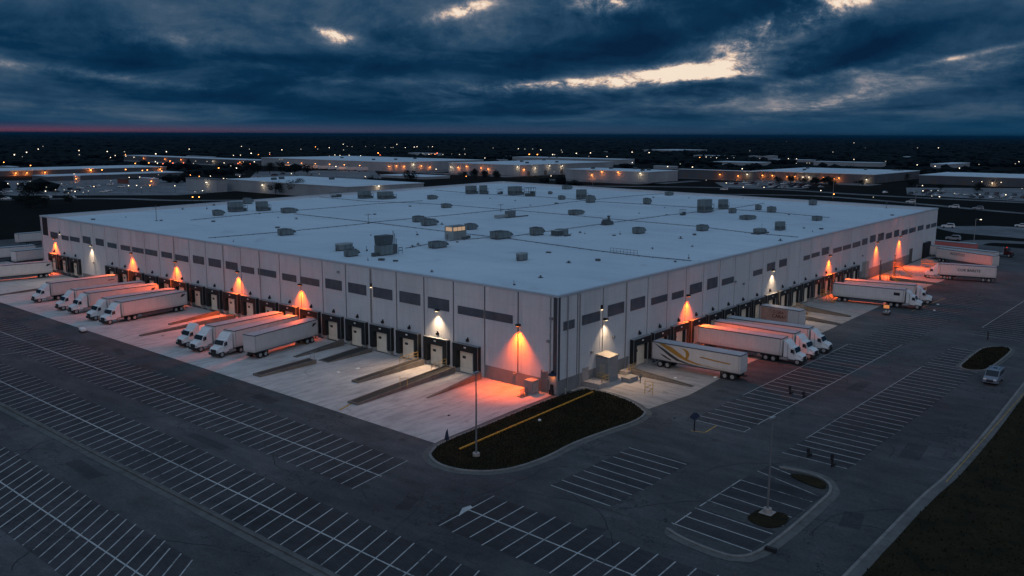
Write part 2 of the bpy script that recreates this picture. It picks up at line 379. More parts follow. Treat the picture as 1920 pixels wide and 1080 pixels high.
# ---------------------------------------------------------------- sky
def make_world():
    w = bpy.data.worlds.new('World'); S.world = w; w.use_nodes = True
    nt = w.node_tree; g = G(nt); bg = nt.nodes['Background']
    d = g.sep(g.n('ShaderNodeTexCoord').outputs['Generated'])
    c, s = math.cos(YAW), math.sin(YAW)
    xf = g.math('ADD', g.math('MULTIPLY', d[0], c), g.math('MULTIPLY', d[1], s))
    yl = g.math('SUBTRACT', g.math('MULTIPLY', d[1], c), g.math('MULTIPLY', d[0], s))
    a = g.math('ARCTAN2', yl, xf)
    e = g.math('ARCSINE', d[2])
    v = g.math('LOGARITHM', g.math('ADD', g.math('MAXIMUM', e, 0.0), .035), math.e)
    def fbm(sa, sv, off, scale, det, rough, dist=0.0):
        return g.noise(g.vec(g.math('MULTIPLY', a, sa), g.math('MULTIPLY', v, sv), off), scale, det, rough, dist)
    n1 = fbm(1.0, .62, 3.1, 3.3, 3, .5, .5)
    n2 = fbm(1.0, .36, 7.7, 9.0, 10, .6, .5)
    n3 = fbm(1.0, .17, 1.3, 42.0, 8, .7, .3)
    tear = g.math('MAXIMUM', g.math('ADD', 1.0, g.math('MULTIPLY', g.math('SUBTRACT', g.math('ADD', g.math('MULTIPLY', n2, .5), g.math('MULTIPLY', n3, .5)), .5), 11.0)), .0)
    torn = g.math('ADD', .40, g.math('MULTIPLY', tear, .62)); half = g.math('ADD', .55, g.math('MULTIPLY', g.math('MINIMUM', tear, 2.2), .5))
    t = g.math('ADD', .372, g.math('MULTIPLY', g.math('SUBTRACT', n1, .5), .95))
    t = g.math('ADD', t, g.math('MULTIPLY', g.math('SUBTRACT', n2, .5), .80))
    t = g.math('ADD', t, g.math('MULTIPLY', g.math('SUBTRACT', n3, .5), .22))
    # (azimuth off the view axis, elevation, half widths, slope, amount): breaks of bright sky, pale ridges, dark slabs
    blobs = [(-.10, .0575, .15, .0065, -.06, .36), (-.235, .076, .060, .016, -.12, .27), (-.19, .062, .07, .008, -.1, .22),
             (-.305, .121, .080, .015, -.28, .58), (-.246, .090, .03, .010, -.2, .22), (-.16, .070, .05, .006, -.1, .30), (-.1024, .140, .036, .012, 0, .60), (.00, .052, .05, .005, -.1, .22),
             (.197, .106, .026, .006, .25, .42), (.188, .098, .011, .005, 0, .30), (.058, .131, .034, .007, -.25, .40), (.36, .094, .06, .012, 0, .16),
             (.455, .060, .11, .0045, .11, .19), (.30, .048, .14, .006, .05, .10), (-.40, .050, .18, .013, -.22, .20), (-.46, .078, .07, .003, -.2, .20), (-.34, .063, .06, .004, -.2, .16),
             (-.26, .045, .16, .012, -.15, .17), (.06, .112, .12, .02, -.1, .10), (-.05, .045, .14, .008, -.1, .12), (.12, .056, .12, .004, 0, .08),
             (-.385, .092, .12, .014, -.25, -.26), (.42, .090, .16, .022, .1, -.14), (.22, .076, .12, .010, .05, -.15), (.02, .080, .11, .014, -.1, -.17), (-.11, .090, .08, .013, -.2, -.17), (.10, .03, .3, .01, 0, -.06), (-.20, .108, .07, .010, -.25, -.08)]
    for (a0, e0, sa, se, sl, am) in blobs:
        da = g.math('SUBTRACT', a, a0)
        de = g.math('SUBTRACT', g.math('SUBTRACT', e, e0), g.math('MULTIPLY', da, sl))
        p = g.math('POWER', g.math('ABSOLUTE', g.math('DIVIDE', da, sa)), 2.0)
        q = g.math('POWER', g.math('ABSOLUTE', g.math('DIVIDE', de, se)), 2.0)
        ex = g.math('EXPONENT', g.math('MULTIPLY', g.math('ADD', p, q), -1.0))
        t = g.math('ADD', t, g.math('MULTIPLY', g.math('MULTIPLY', ex, am), torn if am > .2 else (half if am > 0 else 1.0)))
    col = g.ramp(t, [(0.0, (.0012, .0145, .047)), (.22, (.0028, .029, .074)), (.40, (.017, .057, .116)), (.55, (.048, .092, .152)), (.68, (.115, .15, .205)), (.80, (.30, .28, .30)), (.90, (.74, .55, .43)), (1.0, (.93, .77, .62))])
    lowteal = g.smooth(e, .028, .002)
    col = g.mix(g.math('MULTIPLY', lowteal, .75), col, (.004, .052, .115))
    def gauss(a0, e0, sa, se):
        p = g.math('POWER', g.math('ABSOLUTE', g.math('DIVIDE', g.math('SUBTRACT', a, a0), sa)), 2.0)
        q = g.math('POWER', g.math('ABSOLUTE', g.math('DIVIDE', g.math('SUBTRACT', e, e0), se)), 2.0)
        return g.math('EXPONENT', g.math('MULTIPLY', g.math('ADD', p, q), -1.0))
    col = g.mix(g.math('MULTIPLY', gauss(.50, .0, .24, .0055), .9), col, (.25, .055, .095))
    col = g.mix(g.math('MULTIPLY', gauss(.15, .003, .4, .007), .45), col, (.075, .075, .13))
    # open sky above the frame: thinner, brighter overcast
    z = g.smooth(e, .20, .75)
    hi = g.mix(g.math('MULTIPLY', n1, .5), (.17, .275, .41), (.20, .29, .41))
    back = g.math('MULTIPLY', g.smooth(xf, .35, -.6), g.smooth(e, .0, .12))  # unseen sky behind the camera, brightened to add light on the walls
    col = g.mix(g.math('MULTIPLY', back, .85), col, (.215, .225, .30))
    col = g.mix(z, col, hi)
    sky = g.n('ShaderNodeTexSky', sky_type='NISHITA'); sky.sun_disc = False
    sky.sun_elevation = R(1.5); sky.sun_rotation = math.pi / 2 - (YAW - .2)
    nis = g.mul(sky.outputs[0], (.00008, .0002, .0004))
    col = g.mix(1.0, col, nis, 'ADD')
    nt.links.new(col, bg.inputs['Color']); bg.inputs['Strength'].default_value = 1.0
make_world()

sd = bpy.data.lights.new('sun', 'SUN'); sd.energy = .24; sd.angle = R(25); sd.color = (1, .90, .88)
sun = link(bpy.data.objects.new('sun', sd)); sun.rotation_euler = Vector((.72, .60, -.42)).to_track_quat('-Z', 'Y').to_euler()

# ---------------------------------------------------------------- ground, paving, markings
def sheet(name, polys, z, mat, kind='structure'):
    b = MB()
    for p in polys:
        n = len(p)
        A = sum(p[i][0] * p[(i + 1) % n][1] - p[(i + 1) % n][0] * p[i][1] for i in range(n))
        if A < 0: p = list(reversed(p))
        b.face([(q[0], q[1], z) for q in p])
    o = b.build(name, mat); o['kind'] = kind
    return o

def smooth_poly(pts, k=5, closed=True):
    out = []; n = len(pts)
    for i in range(n if closed else n - 1):
        P = [pts[(i + j) % n] if closed else pts[min(max(i + j, 0), n - 1)] for j in (-1, 0, 1, 2)]
        for s in range(k):
            t = s / k
            out.append(tuple(.5 * (2 * P[1][c] + (P[2][c] - P[0][c]) * t + (2 * P[0][c] - 5 * P[1][c] + 4 * P[2][c] - P[3][c]) * t * t + (-P[0][c] + 3 * P[1][c] - 3 * P[2][c] + P[3][c]) * t ** 3) for c in (0, 1)))
    if not closed: out.append(tuple(pts[-1]))
    return out

def inset(poly, d):
    n = len(poly)
    A = sum(poly[i][0] * poly[(i + 1) % n][1] - poly[(i + 1) % n][0] * poly[i][1] for i in range(n))
    sg = 1 if A > 0 else -1
    out = []
    for i in range(n):
        a, b, c = Vector(poly[i - 1]), Vector(poly[i]), Vector(poly[(i + 1) % n])
        t = (c - a).normalized()
        out.append(tuple(b + Vector((-t.y, t.x)) * d * sg))
    return out

def ribbon(b, pts, w, z, z0=None, m=0):
    """strip of width w along pts; with z0 it is a solid kerb from z0 to z"""
    n = len(pts); L = []; Rr = []
    for i in range(n):
        a = Vector(pts[max(i - 1, 0)]); c = Vector(pts[min(i + 1, n - 1)]); t = (c - a).normalized(); nn = Vector((-t.y, t.x)) * (w / 2)
        p = Vector(pts[i]); L.append(p + nn); Rr.append(p - nn)
    for i in range(n - 1):
        b.face([(*Rr[i], z), (*Rr[i + 1], z), (*L[i + 1], z), (*L[i], z)], m)
        if z0 is not None:
            b.face([(*Rr[i], z0), (*Rr[i + 1], z0), (*Rr[i + 1], z), (*Rr[i], z)], m)
            b.face([(*L[i + 1], z0), (*L[i], z0), (*L[i], z), (*L[i + 1], z)], m)
    if z0 is not None:
        for i in (0, n - 1): b.face([(*L[i], z0), (*Rr[i], z0), (*Rr[i], z), (*L[i], z)], m)

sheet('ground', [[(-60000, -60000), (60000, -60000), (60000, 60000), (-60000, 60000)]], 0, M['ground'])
sheet('asphalt_yard', [[(-200, -51.5), (30, -51.3), (110, -48.2), (236, -45.5), (240, 4), (205, 4), (205, 6), (2, 6), (2, 260), (-200, 260)]], .02, M['asphalt'])
sheet('rear_yard', [[(2, 183), (70, 186), (60, 262), (2, 260)]], .03, M['asphalt'])
sheet('concrete_apron', [[(-25.7, -1.7), (-22, -.9), (-9.7, .1), (0, .6), (0, 205), (-25.7, 200)]], .028, M['conc_a'])
sheet('concrete_apron', [[(3.2, .1), (3.4, -13.4), (13, -14.2), (36, -12.4), (62, -12.6), (98, -11.6), (128, -11.4), (170, -12), (205, -10), (205, 5.5)]], .028, M['conc_b'])

lines = MB(); bays = MB(); yl = MB()
def seg(b, p, q, w=.13, z=.036):
    p = Vector(p); q = Vector(q); t = (q - p).normalized(); n = Vector((-t.y, t.x)) * (w / 2)
    b.face([(*(p - n), z), (*(q - n), z), (*(q + n), z), (*(p + n), z)])
def row(x0, x1, c, y0, y1, step, skew, jit=.05, skip=()):
    """stall lines across a strip that runs along Y"""
    y = y0; k = 0
    while y < y1:
        if k not in skip:
            j = rnd.uniform(-jit, jit); e0 = rnd.uniform(-.25, .25); e1 = rnd.uniform(-.25, .25)
            seg(lines, (x0 + e0, y + j), (x1 + e1, y + skew + j + rnd.uniform(-jit, jit)))
        y += step; k += 1
    if c is not None: seg(lines, (c, y0 + skew / 2 - .6), (c, y1 + skew / 2), .17, .040)
    bays.face([(x0, y0, .024), (x1, y0 + skew, .024), (x1, y1 + skew, .024), (x0, y1, .024)])
row(-41.2, -32.0, -37.0, -4.8, 168, 1.94, 1.75)
row(-54.2, -45.7, -50.0, -34, 168, 1.98, 3.0)
row(-69.5, -60.7, -65.1, -14, 70, 1.78, 7.2)
row(-83.5, -75.0, -79.2, -14, 40, 1.78, 7.2)
row(-41.7, -32.9, None, -55.4, -17.5, 1.96, .75)
seg(lines, (-37.1, -17.5), (-37.75, -50), .17, .040)
def rowx(y0, y1, x0, x1, step, skew, jit=.05, pad=True):
    x = x0
    while x < x1:
        e0 = rnd.uniform(-.2, .2); e1 = rnd.uniform(-.2, .2)
        seg(lines, (x + rnd.uniform(-jit, jit), y0 + e0), (x + skew + rnd.uniform(-jit, jit), y1 + e1)); x += step
    if pad: bays.face([(x0, y1, .024), (x1, y1, .024), (x1, y0, .024), (x0, y0, .024)])
rowx(-20.0, -28.0, -26.7, -11.0, 1.92, -.3)
rowx(-20.1, -27.55, 3.2, 126, 2.03, -.1)
rowx(-34.55, -42.2, -.7, 55, 1.97, -.15)
rowx(-34.55, -39.0, 56, 70, 1.97, -.1)
rowx(-34.3, -42.2, 84.1, 150, 2.0, 0)
rowx(-34.7, -43.0, -26.3, -21.4, 2.3, -.4); rowx(-34.7, -43.0, -19.2, -10, 2.45, -.6); rowx(-35.0, -42.6, -8.2, -5, 2.4, -2.3)
seg(lines, (-21.0, -34.7), (-11.8, -34.6)); seg(lines, (-22.9, -34.8), (-26.5, -34.9))
seg(lines, (3.0, -27.6), (4.9, -27.6)); seg(lines, (7.0, -27.55), (66, -27.2), .12)
seg(lines, (18, -20.1), (60, -19.7), .1)
seg(lines, (6, -34.5), (52, -34.6), .09); seg(lines, (92, -34.2), (140, -34), .12)
seg(lines, (-46.0, 85.0), (-40.2, 84.3)); seg(lines, (-40.2, 84.3), (-34.5, 81.6))
lines.face([(-38.2, -17.6, .044), (-37.2, -17.0, .044), (-36.2, -17.15, .044), (-36.4, -17.7, .044), (-37.3, -17.75, .044), (-38.9, -18.1, .044)])
o = lines.build('parking_markings', M['paint']); o['kind'] = 'structure'
o = bays.build('parking_bays', M['bays']); o['kind'] = 'structure'
seg(yl, (-1.0, -22.3), (-.4, -24.0), .22); seg(yl, (-.4, -24.0), (3.0, -23.8), .2); seg(yl, (-25.2, 17.8), (-22.3, 18.9), .35); seg(yl, (105, -13.5), (124, -14.5), .18); seg(yl, (124, -14.5), (140, -10), .18); seg(yl, (100, -18.5), (121, -19.5), .16); seg(yl, (2, -51.75), (140, -48.2), .09, .19)
o = yl.build('yellow_markings', M['ypaint']); o['kind'] = 'structure'

ck = MB(); r2 = random.Random(11)
def meander(x, y, hd, L, w):
    pts = [(x, y)]; 
    while L > 0:
        st = r2.uniform(.6, 1.6); hd += r2.uniform(-.4, .4); x += math.cos(hd) * st; y += math.sin(hd) * st; pts.append((x, y)); L -= st
    for p, q in zip(pts, pts[1:]): seg(ck, p, q, w * r2.uniform(.6, 1.3), .0325)
for (x, y, hd, L) in ((-35, -15.5, -.3, 14), (-30, -18.5, -.9, 12), (-27, -29, -.2, 30), (-12, -30.5, .1, 20), (14, -29, -.9, 8), (14, -29, .3, 22), (6, -44.5, .05, 40), (-42, -8, 1.2, 10), (-44, 0, 1.5, 60), (-58, -6, 1.6, 50), (-57, 30, 1.5, 40), (-34, -33, .9, 12), (-20, -46, .2, 22), (30, -30.5, .05, 45), (-29, 4, 1.55, 70), (-43.5, 60, 1.6, 50), (-60, 8, 2.4, 12), (-72, 3, 1.4, 12), (-38, -12, -2.2, 9)):
    meander(x, y, hd, L, .10)
o = ck.build('crack_seal', M['black']); o['kind'] = 'structure'
pt = []
for (x, y, a, w, h_) in ((-40, -12, .4, 3.2, 1.6), (-29.6, 72, 1.3, 5, 1.4), (-33, -30, .2, 2.6, 2), (10, -46, .1, 6, 2.4), (-14, -47.5, .2, 4, 2), (-57.5, 22, 1.5, 7, 1.8), (34, -31, 0, 6, 2), (-43.6, 20, 1.57, 8, 1.3), (-28.8, 30, 1.5, 5, 2)):
    c, s_ = math.cos(a), math.sin(a); pt.append([(x + c * u * w - s_ * v_ * h_, y + s_ * u * w + c * v_ * h_) for u, v_ in ((-.5, -.5), (.5, -.46), (.48, .5), (-.52, .47))])
sheet('asphalt_patch', pt, .0295, M['bays'])

# grass islands with kerbs
def island(pts, k=5, w=.35, gut=.75, grass_h=.17, smooth=True, hump=.35):
    P = smooth_poly(pts, k) if smooth else pts
    b = MB(); n = len(P)
    I1 = inset(P, gut); I2 = inset(P, gut + w)
    for i in range(n):
        j = (i + 1) % n
        b.face([(*P[i], .046), (*P[j], .046), (*I1[j], .05), (*I1[i], .05)], 1)
        b.face([(*I1[i], .05), (*I1[j], .05), (*I1[j], .19), (*I1[i], .19)], 0)
        b.face([(*I1[i], .19), (*I1[j], .19), (*I2[j], .19), (*I2[i], .19)], 0)
        b.face([(*I2[i], .19), (*I2[j], .19), (*I2[j], .05), (*I2[i], .05)], 0)
    o = b.build('kerb', [M['kerb'], M['gutter']]); o['kind'] = 'structure'
    return I2
def lawn(poly, z=.17, step=.5, amp=.07, tufts=0, th=.22):
    xs = [p[0] for p in poly]; ys = [p[1] for p in poly]
    bm = bmesh.new(); vs = [bm.verts.new((p[0], p[1], z)) for p in poly]; f = bm.faces.new(vs)
    bmesh.ops.triangulate(bm, faces=[f])
    for _ in range(6):
        ed = [e for e in bm.edges if e.calc_length() > step * 1.6]
        if not ed: break
        bmesh.ops.subdivide_edges(bm, edges=ed, cuts=1)
        bmesh.ops.triangulate(bm, faces=bm.faces[:])
    for v in bm.verts: v.co.z += rnd.uniform(0, amp)
    bmesh.ops.recalc_face_normals(bm, faces=bm.faces)
    if sum(f.normal.z for f in bm.faces) < 0: bmesh.ops.reverse_faces(bm, faces=bm.faces[:])
    tri = [(f.calc_area(), [v.co.copy() for v in f.verts]) for f in bm.faces]; tot = sum(t[0] for t in tri); acc = 0
    for ar, P in tri if tufts else ():
        acc += ar / tot * tufts
        while acc > 1:
            acc -= 1; u, w = rnd.random(), rnd.random()
            if u + w > 1: u, w = 1 - u, 1 - w
            c = P[0] + (P[1] - P[0]) * u + (P[2] - P[0]) * w; t = rnd.uniform(0, 6.28); hh = rnd.uniform(.35, 1) * th
            d = Vector((math.cos(t), math.sin(t), 0)) * th * .35; ln = Vector((rnd.uniform(-.4, .4), rnd.uniform(-.4, .4), 1)) * hh
            bm.faces.new([bm.verts.new(c - d), bm.verts.new(c + d), bm.verts.new(c + ln)])
    me = bpy.data.meshes.new('grass'); bm.to_mesh(me); bm.free()
    me.materials.append(M['grass']); o = link(bpy.data.objects.new('grass', me)); o['kind'] = 'stuff'
    return o
ISL = [(-30.2, -3.9), (-28.4, -2.3), (-25.8, -1.3), (-22, -.85), (-16, -.6), (-9.7, -.1), (-1.2, .3), (.3, -.2), (2.0, -.6), (5.4, -.55), (6.2, -2.4), (6.3, -5.6), (5.15, -9.9), (3.2, -13.2), (1.3, -15.1), (-2.7, -15.9), (-8.2, -15.4), (-14.5, -15.0), (-20.4, -15.4), (-25.4, -14.9), (-28.8, -13.2), (-30.9, -10.2), (-31.3, -6.8)]
lawn(island(ISL, 4), tufts=9000)
ISL2 = [(54.2, -41), (55.6, -38.9), (60, -38.4), (71.4, -38.2), (75.5, -39.6), (76.6, -41.8), (73.8, -43.7), (60.3, -43.9), (55.9, -43.3)]
lawn(island(ISL2, 4, .3, .5), tufts=1500)
# the two little grass beds of the small striped bay and its long kerb
bl = smooth_poly([(-20.4, -39.6), (-18.9, -39.5), (-17.7, -39.9), (-17.1, -41.9), (-18.1, -42.8), (-20.0, -42.95), (-21.2, -42.1), (-21.2, -40.6)], 3)
lawn(bl, .07); 
lawn(smooth_poly([(-7.1, -38.1), (-5.9, -39.4), (-6.4, -41.6), (-8.3, -42.5), (-8.4, -41.0)], 3), .07)
b = MB(); kp = smooth_poly([(-5.6, -36.2), (-5.2, -39.5), (-6.2, -41.9), (-8.6, -43.2), (-12, -43.5), (-20.9, -43.8), (-26.5, -43.6), (-28.6, -42.6), (-29.0, -40.6), (-28.6, -37.2), (-27.8, -34.9)], 5, False)
ribbon(b, kp, .3, .17, .02); kp2 = [(x + (.55 if x > -8 else (-.5 if x < -28 else 0)), y - (.55 if y < -43 else .1)) for x, y in kp]; ribbon(b, kp2, .9, .05, None, 1)
o = b.build('kerb', [M['kerb'], M['gutter']]); o['kind'] = 'structure'
# long kerb strip in the west car park
b = MB(); ribbon(b, [(-54.55, y) for y in range(-60, 176, 6)], .35, .2, .02); ribbon(b, [(-55.15, y) for y in range(-60, 176, 6)], .8, .05, None, 1); ribbon(b, [(-54.2, y) for y in range(-60, 176, 6)], .35, .05, None, 1)
o = b.build('kerb', [M['gutter'], M['gutter']]); o['kind'] = 'structure'
# right edge: kerb, footpath strip and verge
ke = [(-26.5, -51.2), (-5, -50.95), (5, -51.2), (24, -50.7), (52, -49.4), (85, -48), (130, -47), (180, -46)]
ke = smooth_poly(ke, 4, False)
b = MB(); ribbon(b, ke, .3, .17, .02); ribbon(b, [(x, y - .65) for x, y in ke], 1.0, .16, .02, 1)
o = b.build('kerb', [M['kerb'], M['gutter']]); o['kind'] = 'structure'
v = [(x, y - 1.15) for x, y in ke]
lawn([(-60, -52.0)] + v + [(200, -47.5), (200, -95), (-60, -95)], .15, 3.0, .12, 16000, .3)

# ---------------------------------------------------------------- the warehouse
XL, YL, XR, YR, XF, YF = 2.03, 182.07, 205.04, 6.32, 228.6, 212.6
HT, HR = 14.6, 13.7
uL = Vector((XL, YL, 0)).normalized(); nL = Vector((-uL.y, uL.x, 0))
uR = Vector((XR, YR, 0)).normalized(); nR = Vector((uR.y, -uR.x, 0))
WL, WR = math.hypot(XL, YL), math.hypot(XR, YR)
def frame(u, n, s, z=0.0, d=0.0):
    """local axes: x = along wall, y = outward, z = up"""
    o = u * s + n * d
    return Matrix(((u.x, n.x, 0, o.x), (u.y, n.y, 0, o.y), (0, 0, 1, z), (0, 0, 0, 1)))
ML, MR = frame(uL, nL, 0), frame(uR, nR, 0)
wh = empty('warehouse', (0, 0, 0), 0, 'huge pale grey distribution warehouse with flat white roof and rows of dock doors', 'warehouse')
seamL = [0.0, .72] + [7.5 + 6.757 * i for i in range(26)]; seamL = [s for s in seamL if s < 177.5] + [181.6]
seamR = [0.0, 4.9, 11.65, 18.4] + [18.4 + 6.52 * i for i in range(1, 29)]; seamR = [s for s in seamR if s < 204] + [WR]
def wall(seams, Mx, W, name):
    b = MB()
    b.box(0, W, -.6, -.07, 0, HT - .25, 1, Mx)
    for s0, s1 in zip(seams, seams[1:]):
        b.box(s0 + (.13 if s0 > 0 else 0), s1 - .13, -.07, 0, 0, HT - .25, 0, Mx)
        if s1 - s0 > 5:                                    # raised pilaster edge beside each joint
            b.box(s1 - .80, s1 - .17, 0, .035, 2.2, HT - .3, 0, Mx)
    b.build(name, [M['wall'], M['groove']], wh)
wall(seamL, ML, WL, 'west_wall'); wall(seamR, MR, WR, 'south_wall')
b = MB(); b.prism([(XL, YL), (XF, YF), (XF + .2, YF - .6), (XL + .6, YL - .6)], 0, HT - .25); b.build('north_wall', M['wall'], wh)
b = MB(); b.prism([(XR, YR), (XF, YF), (XF - .6, YF), (XR - .6, YR + .6)], 0, HT - .25); b.build('east_wall', M['wall'], wh)
# roof and parapet
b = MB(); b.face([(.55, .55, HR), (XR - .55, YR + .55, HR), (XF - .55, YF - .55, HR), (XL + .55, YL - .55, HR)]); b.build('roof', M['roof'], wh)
c4 = [Vector((0, 0)), Vector((XR, YR)), Vector((XF, YF)), Vector((XL, YL))]
outr = inset([tuple(c) for c in c4], -.0); inn = inset([tuple(c) for c in c4], .62)
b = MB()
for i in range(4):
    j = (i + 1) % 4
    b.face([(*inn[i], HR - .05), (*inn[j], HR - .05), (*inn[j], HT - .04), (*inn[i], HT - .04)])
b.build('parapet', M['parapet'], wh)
b = MB(); oo = inset([tuple(c) for c in c4], -.16); ii = inset([tuple(c) for c in c4], .7)
for i in range(4):
    j = (i + 1) % 4
    b.face([(*oo[i], HT), (*oo[j], HT), (*ii[j], HT), (*ii[i], HT)])
    b.face([(*oo[i], HT - .32), (*oo[j], HT - .32), (*oo[j], HT), (*oo[i], HT)])
    b.face([(*oo[i], HT - .32), (*oo[j], HT - .32), (*ii[j], HT - .32), (*ii[i], HT - .32)])
    b.face([(*ii[i], HT), (*ii[j], HT), (*ii[j], HT - .32), (*ii[i], HT - .32)])
b.build('coping', M['coping'], wh)
# grey base band
for s0, s1, z1 in ((.02, 14.3, 2.05), (142.4, 157, 1.2)):
    b = MB(); b.box(s0, s1, .0, .038, 0, z1, 0, ML); b.build('base_band', M['band'], wh)
for s0, s1, z1 in ((.02, 19.4, 2.1), (131.5, 176, 2.6)):
    b = MB(); b.box(s0, s1, 0, .038, 0, z1, 0, MR); b.build('base_band', M['band'], wh)
# clerestory windows
winL = [(170.9, 175.7, 9, 10.6), (164.1, 168.6, 9, 10.2), (157.4, 163.3, 9.1, 10.3), (150.9, 155.5, 9.2, 11), (143.5, 148, 9.3, 11), (136.6, 141.5, 9.3, 10.5), (129.5, 134.5, 9.3, 10.5), (122.9, 128.6, 9.3, 10.5), (116.4, 122.1, 9.3, 10.6), (109.7, 114.5, 9.4, 10.7), (102.6, 108.3, 9.3, 10.6), (96, 100.6, 9.4, 11.1), (89.3, 94.2, 9.4, 11.1), (83, 87.5, 9.5, 11.1), (77, 81.6, 9.4, 10.7), (69.4, 75.7, 9.5, 10.8), (62.8, 67.4, 9.4, 10.7), (55.7, 61.6, 9.4, 10.7), (49.1, 53.9, 9.4, 11.2), (42.3, 47.3, 9.4, 11.2), (35.5, 40.5, 9.4, 11.2), (28.6, 33.7, 9.4, 11.3), (21.9, 26.8, 9.3, 11.2), (14.4, 20, 9.3, 10.6), (8.5, 14.05, 9.3, 10.6)]
winR = [(1.3, 4.1, 9.3, 10.6), (6, 10.8, 9.3, 10.8), (12.9, 17.6, 9.5, 11.3), (19.5, 24, 9.4, 11.3), (26, 31.4, 9.4, 10.6), (32.9, 37.1, 9.3, 10.5), (39.3, 43.9, 9.3, 11.1), (45.9, 50.1, 9.3, 11.3), (51.9, 57, 9.3, 10.5), (65.8, 70.2, 9.4, 10.5), (72.5, 76.5, 9.6, 11.2), (78.7, 82.8, 9.7, 11.3), (92.3, 96.1, 9.7, 10.7), (97, 102.1, 9.8, 10.8), (103.5, 108.1, 9.7, 11.4), (110.9, 116.9, 9.5, 10.6), (117.7, 123.5, 9.5, 10.6), (124.7, 130.6, 9.4, 10.7), (131.9, 136.2, 9.4, 11), (138.2, 142.9, 9.5, 11.3), (144.9, 150, 9.3, 11.3), (151.8, 157.3, 9.2, 10.8), (159.3, 164, 9.1, 11), (166.6, 172.6, 9, 10.4), (174, 180.9, 9, 10.4), (183, 189.3, 9, 10.4), (192.4, 197, 8.8, 10.1), (198.3, 204.4, 8.8, 10)]
for L, Mx in ((winL, ML), (winR, MR)):
    for (s0, s1, z0, z1) in L:
        b = MB(); b.box(s0, s1, .036, .066, z0, z1, 0, Mx); b.build('window', M['win'], wh)
b = MB(); b.box(177.3, 181.5, .005, .03, 9.3, 14.2, 0, ML); b.build('louvre_panel', M['black'], wh)
# loading docks
def dock(u, n, s, first):
    if first: root = MB()
    b = MB(); Mx = Matrix.Identity(4)
    b.box(-2.72, 2.72, .0, .75, 3.62, 4.72, 0); b.box(-2.72, -1.78, .0, .75, .75, 3.62, 0); b.box(1.78, 2.72, .0, .75, .75, 3.62, 0)
    b.box(-2.75, -2.72, .70, .78, .75, 4.74, 1); b.box(2.72, 2.75, .70, .78, .75, 4.74, 1); b.box(-2.75, 2.75, 0, .8, 4.72, 4.79, 1)
    b.box(-1.80, -1.70, .62, .79, .8, 3.6, 1)
    o = b.build('dock_shelter', [M['shelter'], M['shelter_trim']], wh)
    m = MB(); m.box(-1.68, 1.68, .0, .06, .92, 3.5); 
    for k in range(4): m.box(-1.68, 1.68, .06, .07, .95 + k * .64, .98 + k * .64)
    m.build('dock_door', M['door'], o)
    m = MB(); m.box(-1.68, 1.68, 0, .10, .12, .88); m.build('dock_leveller', M['door'], o)
    m = MB(); m.box(.45, 1.15, .07, .095, 2.32, 2.72); m.build('door_window', M['doorwin'], o)
    m = MB(); m.box(-.22, .22, .75, .78, 4.18, 4.40); m.build('number_plate', M['plate'], o)
    for sx in (-1, 1):
        m = MB(); m.box(sx * 2.15 - .35, sx * 2.15 + .35, 0, .7, .03, .72); m.build('dock_bumper', M['bumper'], o)
    m = MB(); m.box(-.2, .2, 0, .35, 5.15, 5.55); m.box(-.06, .06, 0, .2, 5.55, 5.8); m.build('dock_light', M['black'], o)
    return o
dL = [17.75 + 6.757 * i for i in range(19)] + [160.4, 167.3, 173.8]
dR = [22.4 + 6.5 * i for i in range(17)]
proto = None
for (u, n, D, refl) in ((uL, nL, dL, -1), (uR, nR, dR, 1)):
    for s in D:
        if proto is None: proto = dock(u, n, s, True); o = proto; KIDS.clear()
        else: o = copy_tree(proto, wh)
        q = u * s + n * .04
        # local x along the wall (seen left to right from outside), local y outward
        ax = u if refl < 0 else -u
        o.matrix_local = Matrix(((ax.x, n.x, 0, q.x), (ax.y, n.y, 0, q.y), (0, 0, 1, 0), (0, 0, 0, 1)))
# the far dock positions of the south wall and plain doors
b = MB(); b.box(190.3, 197.2, 0, .7, 0, 4.7, 0, MR); b.build('dock_shelter', M['shelter'], wh)
b = MB(); b.box(176.2, 179.3, 0, .08, .0, 4.2, 0, MR); b.build('roller_door', M['ddoor'], wh)
b = MB(); b.box(133.4, 136.0, 0, .9, 1.0, 5.0, 0, MR); b.build('louvre_housing', M['gdoor'], wh)
b = MB(); b.box(6.35, 8.0, 0, .07, .2, 2.7, 0, MR); b.build('personnel_door', M['gdoor'], wh)
b = MB(); b.box(.12, 1.25, 0, .07, .15, 2.75, 0, ML); b.build('personnel_door', M['gdoor'], wh)
b = MB(); b.extr([(0, 2.95), (.0, 3.25), (.75, 3.05), (.75, 2.9)], -.15, .9, 0, Matrix(((nL.x, uL.x, 0, 0), (nL.y, uL.y, 0, .25), (0, 0, 1, 0), (0, 0, 0, 1)))); b.build('door_canopy', M['canopyblue'], wh)
b = MB()
for k in range(16): b.box(1.7, 2.75, .05, .3, .5 + k * .17, .6 + k * .17, 0, ML)
b.box(1.66, 1.74, .04, .32, .3, 3.3, 0, ML); b.box(2.71, 2.79, .04, .32, .3, 3.3, 0, ML); b.build('louvre_screen', M['grey'], wh)
